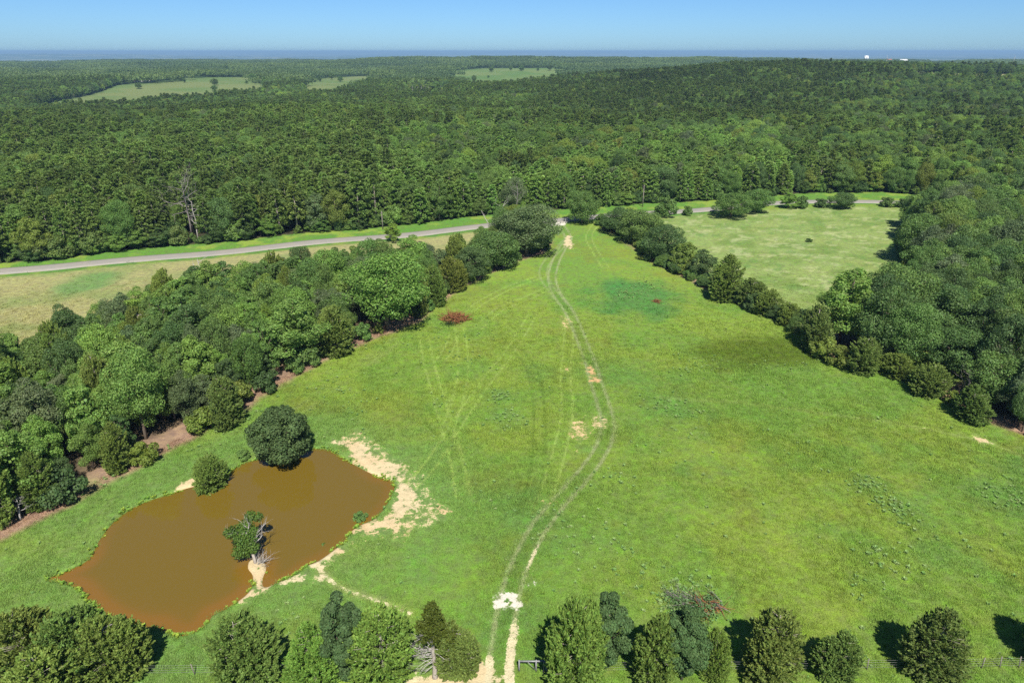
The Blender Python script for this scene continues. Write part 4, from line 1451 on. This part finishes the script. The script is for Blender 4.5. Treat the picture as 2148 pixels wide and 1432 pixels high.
scatter('distant_forest', np.column_stack([pp, relief(pp[:, 0], pp[:, 1]) - .5]), patches, rng.integers(0, 3, len(pp)), rng.uniform(0, 6.28, len(pp)),
        np.column_stack([s1, s1, rng.uniform(.8, 1.15, len(pp))]), base, 'distant forest rolling away to the horizon', 'forest')

# ------------------------------------------------------------------ grass, weeds
def tuft(seed, n, h, spread, wid, lean=.5):
    global rng
    rng = np.random.default_rng(seed)
    V = []
    for _ in range(n):
        b = np.array([*(rng.normal(size=2) * spread), 0])
        d = np.array([*(rng.normal(size=2) * lean), 1.0]); d /= np.linalg.norm(d)
        L = h * rng.uniform(.5, 1.15)
        s = np.cross(d, rng.normal(size=3)); s /= np.linalg.norm(s)
        V += [b - s * wid, b + s * wid, b + d * L]
    return make_mesh('grass_tuft', np.array(V), np.arange(len(V)).reshape(-1, 3), [M_GRASS])


def rosette(seed, n, r, h):
    global rng
    rng = np.random.default_rng(seed)
    mb = MB()
    a = rng.uniform(0, 6.28, n); el = rng.uniform(.05, .75, n)
    d = np.stack([np.cos(a) * np.cos(el), np.sin(a) * np.cos(el), np.sin(el)], -1)
    L = r * rng.uniform(.5, 1.1, n)
    mb.cards(d * (L * .5)[:, None] + np.stack([np.zeros(n), np.zeros(n), rng.uniform(0, h, n)], -1), d, unit(rand_dirs(n) * .5 + [0, 0, 1.5]), L, L * .42)
    return mb.mesh('weed', M_GRASS)


T_OBJ = [bpy.data.objects.new('grass_tuft_form', tuft(500 + i, 15, (.20, .30, .16)[i], (.15, .12, .2)[i], .017)) for i in range(3)]
W_OBJ = [bpy.data.objects.new('weed_form', rosette(520 + i, 26, .38, .22)) for i in range(2)]
rng = np.random.default_rng(31)
WOODS = (LWOOD, RWOOD, RHEDGE)


def open_ground(x, y):
    px, py = to_px(x, y)
    ok = (px > -260) & (px < 2400) & (py < 1640) & (sdf(x, y, POND) > .35)
    for pl in WOODS:
        ok &= sdf(x, y, pl) > -0.5
    ok &= py > np.interp(px, FRONT_X, FRONT_Y) + 1
    return ok


def spread_points(n, ymin, ymax, power):
    u = rng.random(n)
    y = ymin + (ymax - ymin) * u ** power
    x = rng.uniform(-1, 1, n) * (.94 * y + 22)
    return x, y


x, y = spread_points(390000, 32, 170, 1.1)
m = open_ground(x, y) & (rng.random(len(x)) < sstep(168, 75, y) + .02); x, y = x[m], y[m]
col, soil, sc, cls = ground_fields(x, y)
m = (soil + 0.5 * (fbm(x / 1.2, y / 1.2, 5, 2) - .5) < .3); x, y, col = x[m], y[m], col[m]
sz = rng.uniform(.6, 1.3, len(x)) * (0.75 + .7 * fbm(x / 7, y / 7, 202, 3)) * (1 + np.clip((y - 60) / 120, 0, .5))
scatter('pasture_grass', np.column_stack([x, y, ground_z(x, y) - .03]), T_OBJ, rng.integers(0, 3, len(x)), rng.uniform(0, 6.28, len(x)),
        np.column_stack([sz * 1.15, sz * 1.15, sz * .8]), col * rng.uniform(1.05, 1.65, (len(x), 1)), 'short green grass blades covering the pasture', 'grass', rng.normal(size=(len(x), 2)) * .12)
# weeds: scattered and in drifts
x, y = spread_points(26000, 42, 190, 1.1)
m = open_ground(x, y); x, y = x[m], y[m]
dr = fbm(x / 9, y / 9, 301, 3)
m = rng.random(len(x)) < (0.03 + .5 * sstep(.58, .72, dr)) * sstep(150, 95, y); x, y = x[m], y[m]
ext = []
for (px, py, r, n) in ((1820, 1015, 2.6, 70), (1880, 1060, 3, 70), (2120, 1040, 4, 80), (1860, 1180, 3, 40), (1060, 880, 3, 50), (1050, 832, 2.2, 60), (1350, 595, 5, 60), (1320, 612, 4, 50), (1400, 850, 4, 60), (1460, 760, 5, 60), (1450, 1240, 2.5, 90), (1410, 1260, 2.2, 90), (540, 1080, 3, 40), (1290, 1010, 3, 20)):
    c = ground_at(px, py)
    ext.append(c + rng.normal(size=(n, 2)) * r * .5)
ext = np.vstack(ext)
x = np.concatenate([x, ext[:, 0]]); y = np.concatenate([y, ext[:, 1]])
m = sdf(x, y, POND) > .3; x, y = x[m], y[m]
sz = rng.uniform(.3, .95, len(x))
tc = mixa(np.broadcast_to(np.array([0.19, 0.36, 0.095]), (len(x), 3)), np.array([0.34, 0.46, 0.17]), rng.random(len(x)))
scatter('pasture_weeds', np.column_stack([x, y, ground_z(x, y) - .02]), W_OBJ, rng.integers(0, 2, len(x)), rng.uniform(0, 6.28, len(x)), np.column_stack([sz, sz, sz]), tc,
        'broad leaved weeds dotted through the pasture grass', 'weeds')
# lush fringe on the pond bank
bl_ = []
for i in range(len(POND)):
    a, b = POND[i], POND[(i + 1) % len(POND)]
    L = np.hypot(*(b - a))
    for k in range(int(L * 16)):
        bl_.append(a + (b - a) * rng.random() + rng.normal(size=2) * .32)
bl_ = np.array(bl_)
s = sdf(bl_[:, 0], bl_[:, 1], POND); q = fbm(bl_[:, 0] / 2.5, bl_[:, 1] / 2.5, 71, 2)
bp = ground_fields(bl_[:, 0], bl_[:, 1])[1]
m = (s > -.02) & (s < .9) & (q > .36) & (bp < .7)
bl_ = bl_[m]
sz = rng.uniform(.25, .85, len(bl_))
scatter('pond_bank_weeds', np.column_stack([bl_, ground_z(bl_[:, 0], bl_[:, 1])]), W_OBJ, rng.integers(0, 2, len(bl_)), rng.uniform(0, 6.28, len(bl_)), np.column_stack([sz, sz, sz * 1.2]),
        mixa(np.broadcast_to(np.array([0.20, 0.40, 0.06]), (len(bl_), 3)), np.array([0.36, 0.46, 0.06]), rng.random(len(bl_))), 'bright leafy weeds fringing the pond bank', 'weeds')


# ------------------------------------------------------------------ dead trees
def limb(mb, p, d, L, r, depth, spread=.6, up=.12, sides=5):
    n = 4
    pts = [p]; q = np.array(p, float); dd = np.array(d, float)
    for i in range(n):
        dd = dd + rng.normal(size=3) * .16 + [0, 0, up * .3]
        dd /= np.linalg.norm(dd)
        q = q + dd * L / n
        pts.append(q.copy())
    rad = np.linspace(r, r * .45, n + 1)
    mb.tube(pts, rad, sides)
    if depth <= 0: return
    for k in range(rng.integers(2, 4)):
        j = int(rng.integers(2, n + 1))
        a = rng.normal(size=3); a -= a.dot(dd) * dd; a /= np.linalg.norm(a)
        nd = dd * (1 - spread * .4) + a * spread + [0, 0, up]
        nd /= np.linalg.norm(nd)
        limb(mb, pts[j], nd, L * rng.uniform(.5, .78), rad[j] * .68, depth - 1, spread, up, max(3, sides - 1))


def dead_tree(name, cx, cy_base, h, nlimb, mat, label, lean=(0, 0), depth=3, r0=.22, first=.35, z=None, seed=1, cat='dead tree', group=None, llen=.42):
    global rng
    rng = np.random.default_rng(seed)
    x, y = ground_at(cx, cy_base)
    root = bpy.data.objects.new(name, None); C.objects.link(root)
    root.location = (x, y, float(ground_z(np.array([x]), np.array([y]))[0]))
    tb = MB()
    top = np.array([lean[0], lean[1], h])
    pts = [np.array([0, 0, -.4])] + [top * t + np.array([*(rng.normal(size=2) * .12), 0]) for t in (.25, .5, .75, 1.0)]
    tb.tube(pts, [r0, r0 * .85, r0 * .65, r0 * .45, r0 * .15], 7)
    link('trunk', tb.mesh('trunk', mat, True), root)
    for i in range(nlimb):
        t = first + (1 - first) * (i + rng.uniform(.1, .9)) / nlimb
        a = i * 2.4 + rng.uniform(-.5, .5)
        lb = MB()
        el = rng.uniform(.05, .7)
        limb(lb, top * t, np.array([math.cos(a) * math.cos(el), math.sin(a) * math.cos(el), math.sin(el)]), h * llen * (1.15 - .5 * t) * rng.uniform(.8, 1.2), r0 * .5 * (1.1 - .5 * t), depth)
        link('limb', lb.mesh('limb', mat, True), root)
    tag(root, label, cat, group)
    return root


dead_tree('dead_tree', 403, 497, 16.5, 17, M_DEADGREY, 'tall bare grey dead tree standing out of the left forest', seed=3, r0=.28, llen=.36, depth=4)
dead_tree('dead_snag', 417, 505, 11.5, 5, M_DEAD, 'pale broken snag in front of the tall dead tree', seed=4, r0=.20, llen=.22, first=.25, depth=2, cat='snag')
dead_tree('dead_tree', 1058, 500, 9.5, 5, M_DEAD, 'white forked dead tree poking above the hedgerow beside the big oak', seed=6, r0=.2, lean=(-1.5, 0), llen=.45)
dead_tree('dead_tree', 1040, 497, 7.5, 3, M_DEAD, 'white bare limb leaning left over the road by the hedgerow', seed=8, r0=.16, lean=(-4.0, .3), first=.6, depth=1, llen=.2)
dead_tree('dead_tree', 1085, 470, 11.5, 8, M_DEADGREY, 'grey twiggy dead crown above the big oak', seed=9, r0=.2, first=.6, llen=.3)
dead_tree('dead_tree', 436, 655, 11.0, 4, M_DEAD, 'small bare dead tree poking out of the left wood toward the road', seed=12, r0=.18, first=.6, llen=.3)
dead_tree('dead_tree', 45, 1088, 2.8, 9, M_DEAD, 'pale dead bush at the left edge above the pond', seed=13, r0=.11, llen=.36, first=.3)
dead_tree('dead_tree', 2030, 452, 11.0, 7, M_DEADGREY, 'grey dead tree among the right wood near the road end', seed=14, r0=.2, llen=.4)
dead_tree('dead_tree', 2020, 842, 5.0, 6, M_DEADGREY, 'grey dead branches at the shaded edge of the right wood', seed=15, r0=.14, llen=.6, first=.2)
for i, (px, py, h, lab) in enumerate(((1478, 172, 19, 'left pale bare pole of the two on the far ridge'), (1519, 180, 18, 'right pale bare pole of the two on the far ridge'),
                               (1847, 190, 21, 'pale bare snag on the ridge before the far white building'), (2110, 190, 24, 'pale leaning snag on the ridge at far right'))):
    dead_tree('dead_snag', px, py, h, 2, M_DEAD, lab, seed=20 + i, r0=.4, first=.8, depth=0, llen=.1, cat='snag')
# trunks left standing in the cut over clearing
for i in range(16):
    rr = np.random.default_rng(60 + i)
    dead_tree('dead_snag', rr.uniform(845, 940), rr.uniform(188, 201), rr.uniform(8, 13), 2, M_PALEBARK, 'thin bare trunk standing in the cut over clearing', seed=40 + i, r0=.3, first=.7, depth=0, llen=.12,
              cat='snag', group='bare trunks in the cut over clearing')
rng = np.random.default_rng(15)


# ---- the half dead tree in the pond
def pond_tree():
    global rng
    rng = np.random.default_rng(88)
    x, y = ground_at(537, 1182)
    root = bpy.data.objects.new('pond_tree', None); C.objects.link(root)
    root.location = (x, y, -.2)
    tb = MB()
    pts = [np.array(p) for p in ((0, 0, -.3), (-.25, .35, .8), (-.7, .9, 1.7), (-1.2, 1.5, 2.7))]
    tb.tube(pts, [.2, .17, .13, .07], 7)
    link('trunk', tb.mesh('trunk', M_PALEBARK, True), root)
    # dead limbs, top and right
    for (p, d, L) in ((pts[2], (.55, .75, .8), 2.4), (pts[3], (.05, .8, 1.0), 1.7), (pts[2], (.8, .65, .6), 2.2), (pts[3], (-.9, .15, .25), 1.7), (pts[3], (.5, .6, 1.0), 1.6)):
        lb = MB()
        d = np.array(d) / np.linalg.norm(d)
        limb(lb, p, d, L * .8, .10, 3, .42, .1, 5)
        link('dead_limb', lb.mesh('dead_limb', M_DEAD, True), root)
    cr = MB()
    for c, r in (((-1.5, 1.0, 2.2), 1.0), ((-.8, 1.1, 2.3), .9), ((-2.3, 1.6, 3.0), .85), ((-1.4, 2.3, 3.4), .85), ((-3.0, 1.7, 2.9), .7), ((-1.0, .6, 1.5), .8), ((-1.8, .4, 1.4), .8),
                 ((-1.1, 3.0, 4.1), .6), ((-.3, 3.1, 3.9), .55), ((-.3, .8, 1.7), .65), ((-1.7, 1.7, 2.7), 1.0), ((-.5, 1.9, 2.9), .6)):
        n = int(520 * r)
        v = rand_dirs(n)
        p = np.array(c) + v * (r * rng.uniform(.3, 1.05, n) ** .7)[:, None]
        nor = unit(v + rng.normal(size=(n, 3)) * .6 + [0, 0, .4])
        ax = unit(np.cross(nor, rng.normal(size=(n, 3))))
        L = rng.uniform(.14, .30, n)
        cr.cards(p, ax, nor, L, L * .65)
    c = link('crown', cr.mesh('crown', M_LEAF), root); c.color = (.085, .155, .026, 1)
    br = MB()
    for _ in range(26):
        a = rng.uniform(-.4, 2.4)
        d = np.array([math.cos(a), math.sin(a), rng.uniform(.1, .7)])
        limb(br, [rng.uniform(-.2, .6), rng.uniform(-.3, .3), .05], d / np.linalg.norm(d), rng.uniform(.8, 1.6), .03, 1, .6, .1, 3)
    link('root_brush', br.mesh('root_brush', M_DEAD, True), root)
    tag(root, 'half dead leaning tree with white bare limbs standing in the pond', 'tree')


pond_tree()


# ---- cedar with the bare trunk by the gate
def bare_cedar():
    global rng
    rng = np.random.default_rng(99)
    x, y = ground_at(913, 1420)
    root = bpy.data.objects.new('cedar_tree', None); C.objects.link(root)
    root.location = (x, y, float(ground_z(np.array([x]), np.array([y]))[0]))
    H_ = 8.0
    tb = MB()
    tb.tube([[0, 0, -.3], [0, 0, .35], [0.02, 0, 1.4], [-.05, .05, 3.4], [0, .1, 5.6], [.05, .1, 7.7]], [.34, .24, .19, .15, .10, .02], 8)
    link('trunk', tb.mesh('trunk', M_PALEBARK, True), root)
    bb = MB()
    for i in range(34):
        z = rng.uniform(1.2, 5.2)
        a = rng.uniform(1.9, 4.6) if i % 4 else rng.uniform(0, 6.28)
        d = np.array([math.cos(a), math.sin(a) * .8, rng.uniform(-.1, .25)])
        limb(bb, [0, .03, z], d / np.linalg.norm(d), rng.uniform(1.0, 1.9), .035, 1, .5, .05, 4)
    link('bare_branches', bb.mesh('bare_branches', M_DEAD, True), root)
    cr = MB()
    for i in range(330):
        if i < 210:
            t = rng.uniform(0, 1); z = 4.9 + 3.2 * t; R = 1.45 * (1.04 - t) ** .8 * rng.uniform(.3, 1); a = rng.uniform(0, 6.28)
            cpt = np.array([math.cos(a) * R, math.sin(a) * R + .1, z])
        else:
            a = rng.uniform(-.35, 1.3); z = rng.uniform(2.4, 5.4); R = rng.uniform(.8, 1.9)
            cpt = np.array([math.cos(a) * R, math.sin(a) * R + .1, z])
        d = unit(np.array([math.cos(a), math.sin(a), rng.uniform(.1, .9)]))
        n = 40; s = rng.uniform(0, 1, n)
        v = unit(d * 1.1 + rng.normal(size=(n, 3)) * .55)
        p = cpt + d * ((s - .6) * .7)[:, None] + rng.normal(size=(n, 3)) * (.15 * (1 - s * .7))[:, None]
        L = rng.uniform(.16, .32, n)
        cr.cards(p, v, rand_dirs(n), L, L * .42, .05)
    c = link('crown', cr.mesh('crown', M_NEEDLE), root); c.color = (.082, .110, .018, 1)
    tag(root, 'cedar with a bare pale trunk and dead lower branches by the gate', 'cedar')


bare_cedar()


# ---- brush piles and fallen branches
def brush_pile(cx, cy, rx, ry, hh, n, mat, label, seed, name='brush_pile', cat='brush pile', leafy=None, extra=None):
    global rng
    rng = np.random.default_rng(seed)
    x, y = ground_at(cx, cy)
    root = bpy.data.objects.new(name, None); C.objects.link(root)
    root.location = (x, y, float(ground_z(np.array([x]), np.array([y]))[0]))
    mb = MB()
    for i in range(n):
        a = rng.uniform(0, 6.28); q = rng.uniform(0, 1) ** .6
        p = np.array([math.cos(a) * q * rx * .75, math.sin(a) * q * ry * .75, rng.uniform(.02, hh * (1.1 - q))])
        b = rng.uniform(0, 6.28)
        d = np.array([math.cos(b), math.sin(b), rng.uniform(-.1, .35)]); d /= np.linalg.norm(d)
        limb(mb, p - d * .6, d, rng.uniform(.9, 2.4) * min(1, rx / 2.5), rng.uniform(.04, .11) * min(1, rx / 2.5 + .2), 1, .6, .05, 4)
    o = link('sticks', mb.mesh('sticks', mat, True), root); o['kind'] = 'stuff'
    if extra is not None:
        eb = MB()
        for i in range(n):
            p = np.array([rng.uniform(-rx * 1.4, rx) * .8, rng.uniform(-ry, ry) * .8, rng.uniform(.05, hh * .6)])
            b = rng.uniform(2.3, 3.0)
            d = np.array([math.cos(b), math.sin(b), rng.uniform(0, .3)]); d /= np.linalg.norm(d)
            limb(eb, p, d, rng.uniform(.9, 1.9), .05, 2, .4, -.05, 4)
        o = link('pale_branches', eb.mesh('pale_branches', extra, True), root); o['kind'] = 'stuff'
    if leafy:
        lb = MB()
        for (lx, ly, lr, lh, k) in leafy['at']:
            v = rng.normal(size=(k, 3)) * [lr * .5, lr * .5, 0]; v[:, 2] = rng.uniform(.02, lh, k)
            nor = unit(rand_dirs(k) + [0, 0, .8]); ax = unit(np.cross(nor, rand_dirs(k)))
            L = rng.uniform(.16, .36, k)
            lb.cards(v + [lx, ly, 0], ax, nor, L, L * .5)
        c = link(leafy['name'], lb.mesh(leafy['name'], M_LEAF), root); c.color = (*leafy['color'], 1)
    tag(root, label, cat)


brush_pile(955, 672, 3.9, 3.3, 1.6, 125, M_REDWOOD, 'large reddish brown brush pile by the left wood', 5,
           leafy={'name': 'cedar_bough', 'at': [(-.9, -2.6, 1.2, .6, 420)], 'color': (.05, .085, .02)})
brush_pile(1378, 630, 1.1, 1.2, .6, 50, M_REDWOOD, 'small reddish brush heap on the dark green patch of pasture', 6)
brush_pile(1485, 1275, 2.4, 1.5, .8, 34, M_REDWOOD, 'fallen grey branches with reddish sticks among weeds by the cedars', 7, 'fallen_branches', 'fallen branches',
           leafy={'name': 'weeds', 'at': [(-2.6, .2, 1.5, .7, 600), (-.8, -.6, 1.6, .8, 700), (.6, .6, 1.0, .6, 260)], 'color': (.12, .22, .075)}, extra=M_DEADGREY)
# leafy bush by the pond's right shore
for (px, py, hh, lab) in ((755, 1086, 1.3, 'small dark bush on the pond\'s right shore'), (676, 1138, .7, 'tiny green bush standing in the shallow water'),
                          (512, 962, 1.5, 'leafy shrub between the two trees on the pond\'s back shore')):
    x, y = ground_at(px, py)
    add_tree('shore_bush', P_SHRUB, float(x), float(y), hh, hh * 1.15, jit(TONES['mid'][0]) * 1.2, lab, 'bush')


# ------------------------------------------------------------------ fence, gate, brace
def place_on(px, py):
    x, y = ground_at(px, py)
    return np.array([float(x), float(y), float(ground_z(np.array([float(x)]), np.array([float(y)]))[0])])


def fence(pxs, label, group):
    P = [place_on(px, py) for px, py in pxs]
    root = bpy.data.objects.new('wire_fence', None); C.objects.link(root)
    root.location = P[0]
    r = np.random.default_rng(7)
    me = None
    for i, p in enumerate(P):
        if me is None:
            mb = MB(); mb.tube([[0, 0, -.3], [0.01, 0, .6], [.03, .01, 1.28]], [.05, .046, .042], 7); me = mb.mesh('fence_post', M_POST, True)
        o = link('fence_post', me, root)
        o.location = p - P[0]; o.rotation_euler = (r.normal() * .05, r.normal() * .05, r.uniform(0, 6)); 
    for hz in (.3, .58, .86, 1.12):
        mb = MB()
        pts = []
        for a, b in zip(P[:-1], P[1:]):
            for t in (0, .5):
                q = a + (b - a) * t - P[0]
                pts.append(q + [0, 0, hz - (.04 if t else 0)])
        pts.append(P[-1] - P[0] + [0, 0, hz])
        mb.tube(pts, .007, 3)
        link('wire_strand', mb.mesh('wire_strand', M_WIRE), root)
    tag(root, label, 'fence', group)


fence([(-230, 1422), (-120, 1420), (0, 1418), (110, 1417), (205, 1416), (296, 1415), (409, 1414), (488, 1413), (572, 1413), (660, 1412), (760, 1412), (860, 1411), (948, 1410), (1000, 1409)],
      'barbed wire fence with thin posts running left from the near gate', None)
fence([(1140, 1409), (1230, 1409), (1330, 1408), (1430, 1408), (1530, 1407), (1620, 1406), (1720, 1405), (1818, 1404), (1940, 1403), (2058, 1402), (2096, 1401), (2136, 1401), (2250, 1400)],
      'barbed wire fence with thin posts running right from the pipe brace', None)


def pipe_brace(a, b, hh, label, mid=(), name='pipe_brace', diag=True, r=.075):
    A, B = place_on(*a), place_on(*b)
    root = bpy.data.objects.new(name, None); C.objects.link(root); root.location = A
    d = B - A
    for t in (0, *mid, 1):
        p = d * t
        mb = MB(); mb.tube([p + [0, 0, -.3], p + [0, 0, hh + .08]], r, 10); link('post', mb.mesh('post', M_PIPE, True), root)
    mb = MB(); mb.tube([[0, 0, hh - .05], d + [0, 0, hh - .05]], r * .95, 10); link('rail', mb.mesh('rail', M_PIPE, True), root)
    if diag:
        mb = MB(); mb.tube([[d[0] * .3, d[1] * .3, hh - .1], d * .62 + [0, 0, .1]], r * .4, 6); link('strut', mb.mesh('strut', M_PIPE, True), root)
    tag(root, label, 'fence brace')


pipe_brace((1089, 1407), (1146, 1407), 1.25, 'grey pipe brace right of the dirt track at the near gate', (.62,))
pipe_brace((1176, 470), (1186.5, 469.5), 1.4, 'small pale pipe brace beside the far gateway at the road', (), r=.09)


def open_gate():
    hinge = place_on(1003, 1407)
    end = place_on(985, 1382)
    root = bpy.data.objects.new('pipe_gate', None); C.objects.link(root); root.location = hinge
    d = end - hinge
    mb = MB(); mb.tube([[0, 0, -.3], [0, 0, 1.45]], .08, 9); link('post', mb.mesh('post', M_POST, True), root)
    for z in (.3, .52, .74, .96, 1.2):
        mb = MB(); mb.tube([d * .04 + [0, 0, z], d + [0, 0, z]], .03, 7); link('bar', mb.mesh('bar', M_RUST, True), root)
    for t in (.04, .5, 1.0):
        mb = MB(); mb.tube([d * t + [0, 0, .27], d * t + [0, 0, 1.23]], .032, 7); link('upright', mb.mesh('upright', M_RUST, True), root)
    tag(root, 'rusty pipe gate swung open left of the dirt track', 'gate')


open_gate()


def pole(px, py, h, label):
    p = place_on(px, py)
    root = bpy.data.objects.new('utility_pole', None); C.objects.link(root); root.location = p
    mb = MB(); mb.tube([[0, 0, -.5], [0, 0, h]], [.17, .11], 8); link('shaft', mb.mesh('shaft', M_POST, True), root)
    mb = MB(); mb.box((0, -.16, h - .5), (.9, .1, .1), .4); link('crossarm', mb.mesh('crossarm', M_POST), root)
    mb = MB(); mb.tube([[0, 0, h], [0, 0, h + .18]], [.05, .03], 6); link('insulator', mb.mesh('insulator', M_PIPE), root)
    tag(root, label, 'utility pole')


pole(803, 479, 5.6, 'wooden utility pole behind the lone yellow green roadside tree')
pole(1348, 434, 7.5, 'wooden utility pole against the pines above right hedgerow')


# ------------------------------------------------------------------ far buildings
def house(px, py, sx, sy, hh, roof, label, rz=0.0, roof_h=2.0, name='farm_house', cat='house', nwin=3, lift=0.0):
    x, y = ground_at(px, py)
    x, y = float(x), float(y)
    z = float(relief(np.array([x]), np.array([y]))[0]) + lift
    root = bpy.data.objects.new(name, None); C.objects.link(root); root.location = (x, y, z - .2); root.rotation_euler = (0, 0, rz)
    mb = MB(); mb.box((0, 0, hh / 2), (sx, sy, hh)); link('wall', mb.mesh('wall', M_WALL), root)
    mb = MB()
    a, b = sx / 2 + .4, sy / 2 + .4
    mb.add([[-a, -b, hh + .01], [a, -b, hh + .01], [a, b, hh + .01], [-a, b, hh + .01], [-a, 0, hh + roof_h], [a, 0, hh + roof_h]],
           [[0, 1, 5, 4], [2, 3, 4, 5], [0, 3, 2, 1]], [[0, 4, 3], [1, 2, 5]])
    link('roof', mb.mesh('roof', roof), root)
    for i in range(nwin):
        mb = MB(); mb.box(((i + .5) / nwin * sx - sx / 2, -sy / 2 - .02, hh * .55), (sx / nwin * .35, .1, hh * .35)); link('window', mb.mesh('window', M_DARKGLASS), root)
    tag(root, label, cat)


house(296, 175.5, 16, 10, 3.5, M_REDROOF, 'red roofed farmhouse at the far meadow edge', .1)
house(315, 175, 13, 8, 3.2, M_GREYROOF, 'white roofed barn right of the far red farmhouse', -.1, name='barn', cat='barn')
house(285, 176, 8, 6, 2.6, M_REDROOF, 'small red shed left of the far red farmhouse', .2, name='shed', cat='shed', nwin=1)
house(1893, 137, 27, 12, 7, M_GREYROOF, 'long white building on the far right skyline', .02, 3, 'warehouse', 'warehouse', 5, 9)
house(1864, 136.5, 16, 10, 6, M_REDROOF, 'small building left of the long white skyline building', 0, 3, 'warehouse', 'building', 3, 9)
house(1815, 133, 15, 13, 13, M_GREYROOF, 'pale block rising alone on the far right horizon', 0, 4, 'skyline_building', 'building', 1, 14)
house(1143, 141, 22, 12, 5, M_GREYROOF, 'white house in the clearing on the centre ridge', .1)
house(1208, 131, 22, 12, 6, M_GREYROOF, 'small white house high on the centre ridge', .1, lift=6)
house(1504, 150, 24, 10, 5, M_GREYROOF, 'pale low shed between the two bare poles on the ridge', 0, name='shed', cat='shed', lift=4)
house(403, 168, 5, 5, 2.5, M_GREYROOF, 'tiny pale shed in the middle of the far left meadow', 0, name='shed', cat='shed', nwin=1)

# ------------------------------------------------------------------ air
def build_haze():
    m = bpy.data.materials.new('haze')
    m.use_nodes = True
    nt = m.node_tree
    for n in list(nt.nodes): nt.nodes.remove(n)
    out = nt.nodes.new('ShaderNodeOutputMaterial')
    v = nt.nodes.new('ShaderNodeVolumePrincipled')
    v.inputs['Color'].default_value = (0.31, 0.52, 0.76, 1)
    v.inputs['Density'].default_value = HAZE
    v.inputs['Anisotropy'].default_value = 0.0
    nt.links.new(v.outputs[0], out.inputs['Volume'])
    mb = MB(); mb.box((0, 0, (ZT - 140) / 2), (104000, 104000, ZT + 140))
    tag(link('haze', mb.mesh('haze', m)), 'thin blue summer haze over the far hills', 'haze', kind='stuff')


HAZE = 1.0e-4
tz = bpy.data.objects['terrain'].data
zz = np.empty(len(tz.vertices) * 3, np.float32); tz.vertices.foreach_get('co', zz)
print('TERRAIN TOP', zz[2::3].max())
ZT = max(62.0, float(zz[2::3].max()) + 4)
build_haze()
